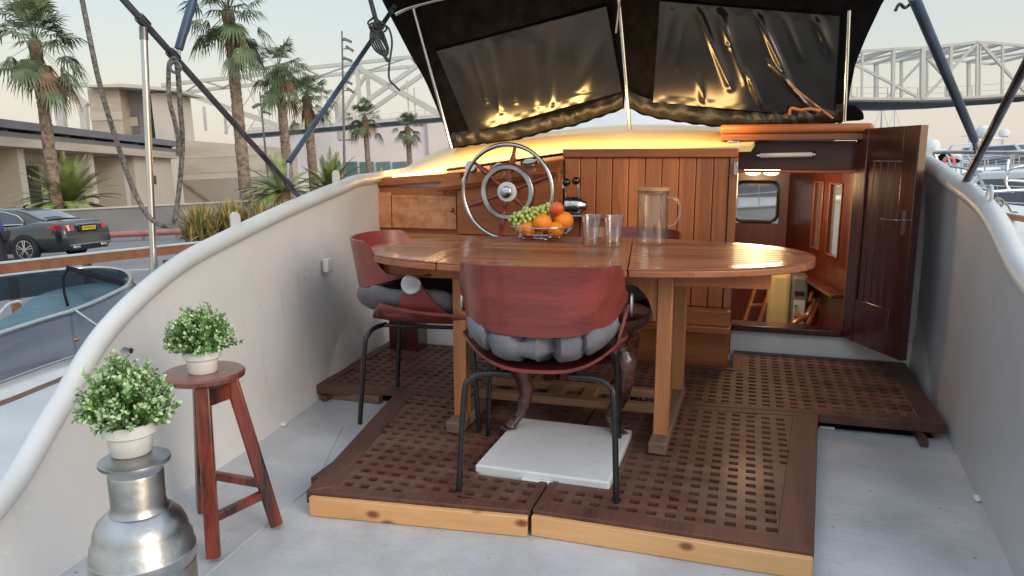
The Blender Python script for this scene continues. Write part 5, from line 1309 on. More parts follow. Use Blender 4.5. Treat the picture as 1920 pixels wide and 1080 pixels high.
memL = [((318, 166), (530, 240), .55), ((668, 122), (600, 235), .5), ((669, 122), (677, 230), .55), ((671, 126), (830, 216), .6), ((790, 118), (672, 200), .6), ((763, 150), (767, 222), .2), ((382, 200), (386, 245), .35), ((500, 136), (420, 250), .12), ((455, 144), (500, 240), .12)]
truss('lifting_bridge', 'pale steel bridge with crossed diagonals behind the palms at the left', 110, topL, botL_, memL, 8, .45)
# warehouse
wh_ = thing('warehouse', 'wide pinkish white warehouse with a strip of greenish glazing low down', 'building', land=True)
gbox(MB(), 470, 238, 900, 300, 160, 40, 0).build('cladding', M['whitewall'], wh_)
for k in range(5): gbox(MB(), 612+k*31, 304, 640+k*31, 330, 159.7, .28, 2.4).build('window', M['teal'], wh_)
m = MB(); gbox(m, 800, 225, 805, 300, 159, .9, 0); m.build('downpipe', M['conc_w'], wh_)
dm = MB().sphere(gy(738, 196, 170)+V3((0, 0, 0)), 1, 8, 6); 
m = dm
m.b.clear(); gp = gy(648, 205, 150); m.lathe([(2.1, -6), (2.2, 0), (2.0, 1.0), (1.2, 2.2), (0, 2.6)], gp, None, 16); tag(m.build('storage_silo', M['conc_w'], land=True), 'rounded pale silo top seen between the bridge members', 'silo')

# ------------------------------------------------------------------ palms
def fan_leaf(m, base, d, pet, rad, rn, droop, dry=False):
    """petiole, then a fan of narrow blades"""
    d = d.normalized(); side = d.cross(V3((0, 0, 1)))
    if side.length < .1: side = V3((1, 0, 0))
    side.normalize(); up = side.cross(d)
    hub = base+d*pet+V3((0, 0, -droop*pet*.5)); d2 = (d+V3((0, 0, -droop*.9))).normalized(); side = d2.cross(V3((0, 0, 1)))
    if side.length < .1: side = V3((1, 0, 0))
    side.normalize(); up = side.cross(d2)
    m.face([base+side*.025, base-side*.025, hub-side*.02, hub+side*.02])
    n = 15
    for i in range(n):
        a = R(lerp(-82, 82, i/(n-1))); dd = d2*math.cos(a)+side*math.sin(a)+up*.12*math.cos(a*3)
        L_ = rad*(1-.22*abs(a)/1.4)*rn.uniform(.88, 1.08)
        w_ = L_*.052; sv = (side*math.cos(a)-d2*math.sin(a))
        mid = hub+dd*L_*.55+V3((0, 0, -droop*.06*L_)); tip = hub+dd*L_+V3((0, 0, -(.22+droop*.35)*L_*rn.uniform(.7, 1.3)))
        m.face([hub, mid-sv*w_, mid+up*.01, mid+sv*w_]); m.face([mid-sv*w_, tip, mid+sv*w_])
def fan_palm(label, px, py_top, Y, sc_=1.0, seed=0, trunk_w=.32, nleaf=46, base_z=1.25, leanpx=0, group='fan palms along the road'):
    rn = random.Random(seed)
    tp_ = gy(px, py_top, Y); bx = gy(px+leanpx, 380, Y).x
    t = thing('palm_tree', label, 'palm tree', (0, 0, 0), group=group, land=True)
    H_ = tp_.z-base_z; N_ = int(26+H_*3); pts = []; rad = []
    for i in range(N_+1):
        s_ = i/N_; pts.append(V3((lerp(tp_.x, tp_.x+leanpx*0, 1-s_), Y, base_z+H_*s_))); rad.append(trunk_w*(1.18-.25*s_+(.10 if s_ < .05 else 0))*rn.uniform(.93, 1.07)*(1.0 if s_ < .93 else 1.15))
    m = MB(); m.tube(pts, rad, 12)
    for i in range(int(N_*16)):       # leaf bases
        s_ = rn.random(); a = rn.uniform(0, 6.28); z = base_z+H_*s_; r_ = trunk_w*(1.16-.25*s_)
        o_ = V3((math.cos(a), math.sin(a), 0)); c_ = V3((tp_.x, Y, z))+o_*r_*.92; sd_ = V3((-o_.y, o_.x, 0)); k_ = .10*trunk_w/.32*(1.5 if s_ > .85 else 1)
        m.face([c_-sd_*k_, c_+sd_*k_, c_+o_*k_*.75+V3((0, 0, k_*1.5))])
    m.build('trunk', M['trunk'], t)
    m = MB(); dm_ = MB(); top = V3((tp_.x, Y, tp_.z))
    for i in range(nleaf):
        a = rn.uniform(0, 6.28); el = rn.uniform(-.75, 1.35)
        d = V3((math.cos(a)*math.cos(el), math.sin(a)*math.cos(el), math.sin(el)))
        dry = el < -.35
        fan_leaf(dm_ if dry and rn.random() < .5 else m, top+V3((0, 0, .1)), d, rn.uniform(.7, 1.45)*sc_, rn.uniform(.75, 1.0)*sc_, rn, rn.uniform(.05, .45)+max(0, .5-el*.6))
    for i in range(int(nleaf*.10)):
        a = rn.uniform(0, 6.28); d = V3((math.cos(a)*.5, math.sin(a)*.5, -1)); fan_leaf(dm_, top+V3((0, 0, -.1)), d, .45*sc_, .9*sc_, rn, .9)
    m.build('crown', M['fan'], t, norm=False); dm_.build('dry_leaves', M['fan_d'], t, norm=False)
    dm2 = MB().lathe([(trunk_w*1.0, -.4*sc_), (trunk_w*1.25, -.1*sc_), (trunk_w*1.0, .15*sc_), (0, .3*sc_)], top, None, 12); dm2.build('crown_base', M['trunk2'], t)
    return t
fan_palm('large fan palm at the left edge behind the black car', 66, 84, 36, 1.3, 1, .245, 50)
fan_palm('tallest fan palm, its trunk crossing the blank concrete wall', 428, 28, 36, 1.25, 2, .25, 44)
fan_palm('ragged fan palm with brown dead leaves right of the tallest palm', 522, 128, 44, 1.05, 3, .25, 42)
fan_palm('shorter fan palm close to the ragged palm, left of the blue strut', 575, 185, 47, .95, 4, .26, 42)
fan_palm('small distant fan palm in front of the white warehouse, left one of two', 684, 222, 78, 1.15, 5, .26, 40)
fan_palm('small distant fan palm in front of the white warehouse, next to the black hood', 764, 240, 84, 1.12, 6, .28, 40)
def date_palm(label, px, py, Y, L_, seed, base_z=.95, nf=84, low=-.05):
    rn = random.Random(seed); b_ = gy(px, py, Y); t = thing('date_palm', label, 'palm', group='young feathery palms', land=True)
    c_ = V3((b_.x, Y, base_z)); MB().lathe([(.30, 0), (.36, .3), (.30, .7), (.12, 1.0)], c_, None, 12).build('trunk', M['stem_o'], t)
    m = MB()
    for i in range(nf):
        a = rn.uniform(0, 6.28); el = rn.uniform(low, 1.35); d = V3((math.cos(a)*math.cos(el), math.sin(a)*math.cos(el), math.sin(el))); Lf = L_*rn.uniform(.75, 1.05)
        P = []; p = c_+V3((0, 0, .6)); dd = d.copy(); ns = 22
        for k in range(ns+1):
            P.append(p.copy()); p = p+dd*Lf/ns; dd = (dd+V3((0, 0, -.038*(1+.02*k)*max(.35, math.cos(el))))).normalized()
        for k in range(2, ns):
            ax_ = (P[k+1]-P[k]).normalized() if k < ns else dd; sd_ = ax_.cross(V3((0, 0, 1)))
            if sd_.length < .05: sd_ = V3((1, 0, 0))
            sd_.normalize(); up_ = sd_.cross(ax_); ll = .40*math.sin(math.pi*(k/ns)**.8*.92+.15)*L_/2.6
            m.face([P[k]-sd_*.012, P[k]+sd_*.012, P[k+1]+sd_*.010, P[k+1]-sd_*.010])
            for q in range(2):
                pk = P[k].lerp(P[k+1], q*.5+rn.uniform(-.1, .1))
                for s_ in (-1, 1):
                    ld_ = (sd_*s_+ax_*.75+up_*.25+V3((0, 0, -.15))).normalized()*ll*rn.uniform(.85, 1.1); wv = ax_*.020
                    m.face([pk-wv, pk+ld_*.5-wv*.9+V3((0, 0, .01)), pk+ld_, pk+ld_*.5+wv*.9, pk+wv])
    m.build('fronds', M['phx'], t, norm=False); return t
date_palm('large young date palm with arching fronds behind the low wall above the black car', 130, 375, 37, 3.0, 11)
date_palm('young date palm spreading its fronds above the left bulwark beside the slanting tube', 530, 350, 33, 2.3, 12, nf=46)
date_palm('young date palm with upright fronds between the blue strut and the wooden cabin', 618, 345, 36, 2.2, 13, nf=46, low=.35)
date_palm('low young palm tips showing just left of the cabin roof', 715, 335, 48, 1.6, 14, nf=26, low=.2)
def spiky(label, px, Y, r_, h_, seed, n=620):
    rn = random.Random(seed); b_ = gy(px, 455, Y); t = MB()
    for i in range(n):
        a = rn.uniform(0, 6.28); el = rn.uniform(.1, 1.5); l = rn.uniform(.7, 1.05)
        d = V3((math.cos(a)*math.cos(el)*r_, math.sin(a)*math.cos(el)*r_, math.sin(el)*h_+.05))*l
        p0 = V3((b_.x, Y, 0))+V3((rn.gauss(0, .18), rn.gauss(0, .18), 0)); sd_ = V3((-d.y, d.x, 0)).normalized()*.028
        mid = p0+d*.55+V3((0, 0, .12*h_)); tip = p0+d+V3((0, 0, -.10*(1-math.sin(el))))
        t.mi = 0 if rn.random() < .5 else 1
        t.face([p0-sd_, p0+sd_, mid+sd_, mid-sd_]); t.face([mid-sd_, mid+sd_, tip])
    o = t.build('spiky_bush', [M['spikeg'], M['spikey']], None, norm=False, land=True)
    tag(o, label, 'bush', 'straw coloured spiky bushes by the wall')
spiky('spiky straw coloured bush right behind the looped rope and steel post', 380, 26, 1.25, 1.5, 21)
spiky('spiky greenish bush, the second along from the steel post', 440, 27, 1.2, 1.55, 22)
spiky('spiky orange tinted bush, the third along, below the tallest palm trunk', 492, 27, 1.1, 1.45, 23)
spiky('spiky bush farthest right, half hidden by the left bulwark', 540, 28, 1.1, 1.4, 24)
# ------------------------------------------------------------------ street lamps
def lamp(label, px, t_, b_, Y, hs):
    r = thing('street_lamp', label, 'street lamp', group='tall dark lamp masts', land=True)
    T_ = gy(px[0], t_, Y); B_ = gy(px[1], b_, Y); B_.z = 0
    MB().tube([B_, T_], [.11, .05], 8).build('mast', M['beam'], r)
    for py, s_ in hs:
        q = gy(px[0], py, Y); q.x = lerp(T_.x, B_.x, (T_.z-q.z)/max(.1, T_.z)); m = MB(); m.box(q+V3((s_*.35, 0, 0)), (.55, .25, .16), rot=Matrix.Rotation(R(25*s_), 3, 'Y')); m.beam(q, q+V3((s_*.3, 0, 0)), .06, .06); m.build('lamp_head', M['beam'], r)
lamp('tall dark lamp mast with several heads left of the distant palms', (641, 640), 58, 305, 50, ((76, 1), (92, 1.4), (112, 1), (155, 1), (170, 1.4)))
lamp('shorter leaning lamp mast in front of the ragged palm', (487, 500), 172, 302, 52, ((183, 1), (198, -1), (212, 1)))

# ------------------------------------------------------------------ car
def carmat():
    m = mat('dark blue green car paint', (.012, .020, .024), .12, .0, .05, 2, 0, coat=1.0); return m
M['carpaint'] = carmat(); M['cglass'] = mat('tinted car glass', (.03, .05, .06), .05, 0, .05, 2, coat=1)
M['tail'] = mat('red tail lamp', (.45, .015, .03), .12, 0, .1, 5, coat=1); M['plate'] = mat('yellow plate', (.75, .48, .05), .4); M['chrome'] = mat('chrome', (.75, .75, .77), .12, 1, .03)
car = thing('parked_car', 'black four door saloon parked in front of the low grey wall', 'car', land=True)
Yc = 21.0; wx = gy(48, 473, Yc-.0).x; x_rear = wx+1.18
def CX(s): return x_rear-s           # s = distance from the rear bumper
prof_top = [(0, .86), (.03, .98), (.10, 1.055), (.3, 1.075), (.9, 1.10), (1.5, 1.02), (4.0, 1.0), (4.9, .88), (5.15, .72), (5.22, .6)]
halfw = [(0, .85), (.06, .90), (.3, .935), (1.0, .95), (4.2, .95), (4.9, .86), (5.22, .62)]
def carbody(u, v):
    s = 5.22*(u**1.0); s = interp([(0, 0), (.04, .03), (.1, .12), (.2, .6), (.9, 4.7), (.96, 5.1), (1, 5.22)], u)
    w_ = interp(halfw, s); zt_ = interp(prof_top, s); zb_ = interp([(0, .30), (.25, .24), (4.9, .22), (5.22, .35)], s)
    P = [(-w_*.80, zb_), (-w_*.97, zb_+.10), (-w_*1.0, .55), (-w_*.995, .72), (-w_*.965, .90), (-w_*.90, zt_-.045), (-w_*.78, zt_-.005), (-w_*.4, zt_+.012), (0, zt_+.015)]
    P = P+[(-a_, b_) for a_, b_ in P[:-1][::-1]]
    k = v*(len(P)-1); i = min(int(k), len(P)-2); f_ = k-i; a_, b_ = P[i], P[i+1]
    # rear end bulges outwards at the bumper
    z = lerp(a_[1], b_[1], f_); sx2 = s + (.10*max(0, (z-.75))/.3 if s < .5 else 0)*(1-min(1, s/.5))
    return V3((CX(sx2), Yc+.95+lerp(a_[0], b_[0], f_), z))
m = MB(); m.grid(carbody, 50, 16)
m.face([carbody(0, v/16) for v in range(17)]); sub(m.build('body', M['carpaint'], car, land=False), 1)
gh = [(.62, 1.09), (.95, 1.18), (1.35, 1.36), (1.75, 1.455), (2.4, 1.49), (3.1, 1.455), (3.7, 1.22), (4.1, 1.02)]
def green(u, v):
    s = lerp(.62, 4.1, u); z = interp(gh, s); w_ = lerp(.80, .90, .5)*interp([(.62, .86), (1.3, .93), (3.6, .93), (4.1, .85)], s); zb_ = 1.0
    wt2 = w_*lerp(1, .78, (z-1.0)/.5)
    P = [(-w_, zb_), (-(w_*.5+wt2*.5), (zb_+z)/2), (-wt2, z-.05), (-wt2*.88, z-.008), (0, z+.012)]; P = P+[(-a_, b_) for a_, b_ in P[:-1][::-1]]
    k = v*(len(P)-1); i = min(int(k), len(P)-2); f_ = k-i
    return V3((CX(s), Yc+.95+lerp(P[i][0], P[i+1][0], f_), lerp(P[i][1], P[i+1][1], f_)))
sub(MB().grid(green, 40, 16).build('roof', M['carpaint'], car), 1)
def glassp(u, v, lo, hi, v0, v1, o_):
    p = green((lerp(lo, hi, u)-.62)/3.48, lerp(v0, v1, v)); return p+V3(o_)
MB().grid(lambda u, v: glassp(u, v, .70, 1.66, .30, .70, (.012, 0, .014)), 12, 10).build('rear_window', M['cglass'], car)
def sideg(u, v):
    s = lerp(1.28, 3.5, u); zt_ = interp(gh, s)-.075; zt_ = min(zt_, interp([(1.28, 1.10), (1.45, 1.25), (1.9, 1.37), (2.6, 1.40), (3.5, 1.2)], s)); z = lerp(1.035, max(1.05, zt_), v)
    w_ = .80 if 0 else lerp(.80, .90, .5)*.93; wt2 = w_*lerp(1, .78, (z-1.0)/.5); return V3((CX(s), Yc+.95-wt2-.012, z))
sg = MB().grid(sideg, 20, 6).build('side_window', M['cglass'], car)
m = MB(); P = [sideg(i/20, 1)+V3((0, -.008, .008)) for i in range(21)]; m.tube([sideg(1, 0)+V3((0, -.008, -.01))]+[sideg(0, 0)+V3((.02, -.008, -.01))]+P, .013, 6); m.build('window_trim', M['chrome'], sg)
m = MB(); 
for s_ in (2.35,): m.beam(sideg((s_-1.28)/2.22, 0)+V3((0, -.006, 0)), sideg((s_-1.28)/2.22+.01, 1)+V3((0, -.006, 0)), .05, .01, up=V3((0, 1, 0)))
m.build('window_pillar', M['black_metal'], sg)
ycl, ycr = Yc, Yc+1.9
for s_, yy in ((-1, Yc+.16), (1, Yc+1.74)):
    def tl_(u, v):
        y_ = yy+(-.0 if s_ < 0 else 0); a_ = u*.34*(1 if s_ < 0 else -1)
        # wraps round the corner
        yl = (Yc+.075+a_) if s_ < 0 else (Yc+1.825+a_); z = lerp(.80, .965-.03*u, v); cornr = max(0, .16-abs(a_))
        return V3((CX(-.015+cornr*1.6-.0+.05*max(0, (z-.75))/.3), yl-(.03 if s_ < 0 else -.03)*(cornr/.16), z))
    MB().grid(tl_, 10, 4, thick=(-.03, 0, 0)).build('tail_lamp', M['tail'], car)
    if s_ < 0:
        def tw_(u, v): s2 = lerp(.10, .48, u); return V3((CX(s2), Yc+.95-interp(halfw, s2)*.985-.006, lerp(.83+.07*u, .965-.02*u, v)))
        MB().grid(tw_, 8, 4).build('tail_lamp', M['tail'], car)
m = MB(); m.lohi((CX(-.035), Yc+.50, .945), (CX(.03), Yc+1.42, .968)); m.build('chrome_strip', M['chrome'], car, .005)
m = MB(); m.lohi((CX(-.012), Yc+.60, .74), (CX(.04), Yc+1.32, .935)); m.build('plate_recess', M['black_metal'], car, .02)
pl = MB().lohi((CX(-.022), Yc+.70, .79), (CX(-.014), Yc+1.22, .90)).build('number_plate', M['plate'], car)
m = MB()
for k, (o_, w_) in enumerate(((.05, .045), (.115, .05), (.20, .05), (.265, .04), (.33, .05), (.41, .05))): m.lohi((CX(-.0255), Yc+.70+o_, .812), (CX(-.0225), Yc+.70+o_+w_*.35, .88)); m.lohi((CX(-.0255), Yc+.70+o_+w_*.36, .84+.01*(k % 3)), (CX(-.0225), Yc+.70+o_+w_, .856+.01*(k % 3)))
m.build('plate_characters', M['black_metal'], pl)
m = MB(); m.lohi((CX(-.03), Yc+.22, .40), (CX(.02), Yc+1.70, .425)); m.build('bumper_trim', M['chrome'], car, .005)
MB().lohi((CX(-.012), Yc+.24, .26), (CX(.1), Yc+1.66, .398)).build('diffuser', M['black_metal'], car, .02)
for yy in (Yc+.30, Yc+1.36): MB().lohi((CX(-.035), yy, .315), (CX(.05), yy+.26, .385)).build('exhaust', M['chrome'], car, .02)
MB().tube([(CX(1.9), Yc+.95, 1.48), (CX(1.80), Yc+.95, 1.53), (CX(1.72), Yc+.95, 1.545)], [.03, .02, .008], 8).build('antenna_fin', M['black_metal'], car)
m = MB()
for s_ in (1.62, 2.62): 
    w_ = interp(halfw, s_)*1.0; m.lohi((CX(s_), Yc+.95-w_-.004, .35), (CX(s_+.012), Yc+.95-w_+.002, .98))
m.build('door_gap', M['black_metal'], car)
m = MB(); m.lohi((CX(1.80), Yc-.035, .86), (CX(2.02), Yc-.005, .885)); m.build('door_handle', M['chrome'], car, .006)
def wheel(s_, y_, out):
    c_ = V3((CX(s_), y_, .36)); rt = Matrix.Rotation(R(90), 3, 'X')
    w0 = MB().lathe([(.25, -.1), (.34, -.11), (.36, -.08), (.36, .08), (.34, .11), (.25, .10), (.25, -.1)], c_, rt, 40).build('wheel', M['rubber'], car)
    m = MB(); yo = out*.085
    m.lathe([(.232, -.04), (.252, -.04), (.252, .02), (.232, .02), (.232, -.04)], c_+V3((0, yo*.9, 0)), rt, 40)
    for k in range(5):
        for da in (-.16, .16):
            a_ = 2*math.pi*k/5+.3; p0 = c_+V3((math.cos(a_+da*1.3)*.05, yo, math.sin(a_+da*1.3)*.05)); p1 = c_+V3((math.cos(a_+da)*.238, yo*.95, math.sin(a_+da)*.238)); m.beam(p0, p1, .02, .034, up=V3((0, 1, 0)))
    m.lathe([(0, -.02), (.06, -.02), (.06, .02), (0, .02)], c_+V3((0, yo, 0)), rt, 16)
    m.build('rim', M['chrome'], w0); MB().lathe([(0, -.01), (.23, -.01), (.23, .01), (0, .01)], c_+V3((0, out*.03, 0)), rt, 24).build('brake_disc', M['black_metal'], w0)
    MB().lathe([(0, 0), (.395, 0), (.395, .01), (0, .01)], c_+V3((0, -out*.0, 0)), rt, 30)
for s_ in (1.18, 4.25):
    wheel(s_, Yc+.065, -1); wheel(s_, Yc+1.835, 1)
    # wheel arch
    m = MB(); c_ = V3((CX(s_), Yc-.001, .36)); m.lathe([(0, 0), (.405, 0), (.405, .006), (0, .006)], c_, Matrix.Rotation(R(90), 3, 'X'), 36); m.build('wheel_arch', M['black_metal'], car)

car.matrix_world = Matrix.Translation((wx, Yc, 0)) @ Matrix.Rotation(R(-8.6), 4, 'Z') @ Matrix.Scale(1.07, 4) @ Matrix.Translation((-wx, -Yc, 0))
# ------------------------------------------------------------------ person at the left edge, leaning over beside the car
def person():
    t = thing('person', 'person in a blue jacket leaning out of view at the left edge beside the car', 'person', land=True)
    Yp = 19.6; bx = gy(-2, 430, Yp).x; K = 1.0
    J = {'pel': (0, 0, .90), 'sp': (-.06, 0, 1.10), 'ch': (-.16, 0, 1.33), 'nk': (-.27, 0, 1.47), 'hd': (-.35, 0, 1.56), 'ht': (-.42, 0, 1.66),
         'ls': (-.20, -.17, 1.40), 'le': (-.06, -.24, 1.14), 'lw': (-.05, -.26, .90), 'lh': (-.06, -.26, .80), 'rs': (-.22, .17, 1.40), 're': (-.35, .22, 1.14), 'rw': (-.42, .2, .95), 'rh': (-.44, .19, .87),
         'lp': (.0, -.10, .86), 'lk': (.02, -.11, .48), 'la': (.04, -.12, .08), 'lt': (-.13, -.13, .03), 'rp': (0, .10, .86), 'rk': (-.05, .11, .48), 'ra': (-.02, .12, .08), 'rt': (-.19, .13, .03)}
    rad = {'pel': .15, 'sp': .14, 'ch': .16, 'nk': .06, 'hd': .09, 'ht': .075, 'ls': .07, 'le': .05, 'lw': .035, 'lh': .03, 'rs': .07, 're': .05, 'rw': .035, 'rh': .03, 'lp': .10, 'lk': .07, 'la': .045, 'lt': .035, 'rp': .10, 'rk': .07, 'ra': .045, 'rt': .035}
    E_ = [('pel', 'sp'), ('sp', 'ch'), ('ch', 'nk'), ('nk', 'hd'), ('hd', 'ht'), ('ch', 'ls'), ('ls', 'le'), ('le', 'lw'), ('lw', 'lh'), ('ch', 'rs'), ('rs', 're'), ('re', 'rw'), ('rw', 'rh'), ('pel', 'lp'), ('lp', 'lk'), ('lk', 'la'), ('la', 'lt'), ('pel', 'rp'), ('rp', 'rk'), ('rk', 'ra'), ('ra', 'rt')]
    def skin(name, keys, mt, gr=0, parent=t):
        ks = [k for k in J if k in keys]; me = bpy.data.meshes.new(name)
        me.from_pydata([(bx+J[k][0], Yp+J[k][1], J[k][2]) for k in ks], [(ks.index(a), ks.index(b)) for a, b in E_ if a in keys and b in keys], [])
        o = bpy.data.objects.new(name, me); col.objects.link(o); o.parent = parent; me.materials.append(mt)
        sk = o.modifiers.new('skin', 'SKIN'); sv = me.skin_vertices
        if not sv: 
            me.attributes  # layer is created with the modifier
        lay = me.skin_vertices[0].data if me.skin_vertices else None
        if lay:
            for i, k in enumerate(ks): lay[i].radius = (rad[k]+gr, rad[k]+gr)
            lay[0].use_root = True
        s2 = o.modifiers.new('sub', 'SUBSURF'); s2.levels = 2; s2.render_levels = 2; return o
    skin('body', set(J), mat('skin', (.45, .26, .18), .6))
    skin('jacket', {'pel', 'sp', 'ch', 'ls', 'le', 'lw', 'rs', 're', 'rw'}, mat('blue jacket', (.03, .055, .16), .8, 0, .2, 6, .4, 20), .022)
    skin('trousers', {'pel', 'lp', 'lk', 'la', 'rp', 'rk', 'ra'}, mat('dark trousers', (.02, .02, .03), .8), .016)
    MB().sphere((bx-.39, Yp, 1.63), .10, 14, 10, (1, .9, .9)).build('hair', mat('dark hair', (.02, .015, .01), .7), t)
person()
# =================================================================== NEIGHBOUR BOAT AT THE LEFT (boat frame)
nb = thing('speedboat', 'small white speedboat with blue tinted windscreen moored at the left', 'boat')
ZW = .10
top_px = [(-160, 560), (-60, 530), (0, 519), (60, 512), (130, 505), (185, 502), (225, 506), (243, 517), (240, 534), (215, 549), (150, 578), (80, 600), (0, 626), (-60, 646), (-120, 668)]
TP = spline([oZ(a, b, ZW) for a, b in top_px], 6)
MB().tube(TP, .020, 12).build('windscreen_frame', M['steel'], nb)
# screen: slopes outwards and down from the frame
cen = oZ(60, 560, ZW)
def drop(p, o_, dz): d = V3((p.x-cen.x, p.y-cen.y, 0)).normalized(); return p+d*o_+V3((0, 0, dz))
nT = len(TP)-1
k0 = int(nT*.52)
def nearp(u, v): k = k0+round(u*(nT-k0)); return drop(TP[k], .26*v, -.26*v-.01)
MB().grid(nearp, nT-k0, 3, thick=(0, 0, -.006)).build('near_screen', M['navyglass'], nb)
def farp(u, v): k = round(u*k0); return drop(TP[k], .26*v, -.26*v-.01)
MB().grid(farp, k0, 3, thick=(0, 0, -.006)).build('far_screen', M['blueglass'], nb)
MB().tube([nearp(i/30, 1)+V3((0, 0, .006)) for i in range(31)], .012, 8).build('screen_trim', M['steel'], nb)
m = MB()
mp_ = oZ(140, 590, ZW); 
q0, q1 = oZ(142, 583, ZW), drop(oZ(142, 583, ZW), .24, -.25)+V3((.42, -.03, 0)); m.tube([q0, q1], .012, 8); m.build('screen_stay', M['steel'], nb)
# blue cover inside, deck, wood trim and hull side
ic = spline([oZ(a, b, ZW-.16) for a, b in ((-150, 640), (0, 600), (60, 560), (110, 542), (170, 532), (215, 527), (225, 545), (150, 590), (60, 620), (-50, 660))], 4)
m = MB(); m.slab([p_ for p_ in ic], (0, 0, -.03)); m.build('cockpit_cover', mat('teal blue boat cover', (.05, .13, .17), .5, 0, .2, 3, .2, 6), nb)
m = MB(); P = spline([oZ(a, b, ZW-.15) for a, b in ((-60, 660), (-20, 612), (12, 574), (30, 566), (40, 566))], 5); m.tube(P, .014, 8); m.build('seat_rail', M['cap'], nb)
edge = [(-200, 790), (-60, 715), (0, 700), (70, 676), (150, 645), (230, 600), (290, 560), (330, 520)]
E1 = spline([oZ(a, b, ZW-.27) for a, b in edge], 4); nE = len(E1)-1
wd_ = V3((.30, -.26, 0)).normalized()
def dk_(off0, z0, off1, z1):
    def f(u, v): k = round(u*nE); return E1[k]+wd_*lerp(off0, off1, v)+V3((0, 0, lerp(z0, z1, v)))
    return f
def inner_deck(u, v): k = round(u*nE); p_ = E1[k]; c_ = V3((-6.6, 5.9, p_.z)); return p_.lerp(c_, v*.8)+V3((0, 0, -.012-.02*v))
MB().grid(inner_deck, nE, 4).build('foredeck', M['white'], nb)
MB().grid(dk_(-.0, -.004, .47, -.06), nE, 3).build('side_deck', M['white'], nb)
MB().grid(dk_(.471, -.062, .60, -.085), nE, 3, thick=(0, 0, -.01)).build('teak_strip', M['tablefoot'], nb)
MB().grid(dk_(.601, -.06, 1.6, -.2), nE, 3, thick=(0, 0, -.02)).build('gunwale', M['cap'], nb)
MB().grid(dk_(1.601, -.2, 1.5, -1.6), nE, 4).build('hull', M['white'], nb)
m = MB(); m.sphere(drop(oZ(142, 636, ZW-.17), 0, 0), .022, 12, 8, (1.2, 1.2, .5)); m.build('deck_light', M['brass'], nb)
st = MB()
a = oZ(124, 499, ZW+.02); b = oZ(232, 533, ZW); 
st.slab([oZ(122, 498, ZW+.03), oZ(150, 505, ZW+.03), oZ(232, 529, ZW+.02), oZ(228, 536, ZW+.02), oZ(150, 514, ZW+.03), oZ(132, 508, ZW+.03)], (0, 0, .006))
st.tube(spline([oZ(128, 505, ZW+.02), oZ(119, 520, ZW), oZ(120, 545, ZW-.04), oZ(127, 572, ZW)], 5), .011, 6)
tag(st.build('strap', M['black_fabric']), 'black strap tied over the windscreen frame of the speedboat', 'strap')
# wooden rail at the quay edge
wr = thing('wooden_fender_rail', 'long brown wooden rail with pale top running behind the speedboat', 'rail')
P = [oZ(a, b, .02) for a, b in ((-120, 512), (0, 493), (215, 470), (425, 449), (470, 445))]
m = MB(); m2 = MB()
for a, b in zip(P, P[1:]): m.beam(a-V3((0, 0, .065)), b-V3((0, 0, .065)), .05, .13); m2.beam(a, b, .07, .02)
m.build('beam', M['brownrail'], wr); m2.build('cap', M['cap'], wr)
m = MB(); a = oZ(322, 478, -.05); m.box(a+V3((0, .1, -.25)), (.28, .25, .36)); m.build('support', mat('dark red box', (.16, .04, .035), .6), wr, .01)
m = MB(); 
for px, py in ((20, 500), (160, 485), (400, 456)): a = oZ(px, py, -.05); m.lohi((a.x-.04, a.y-.02, -1.3), (a.x+.04, a.y+.05, -.10))
m.build('post', M['brownrail'], wr)

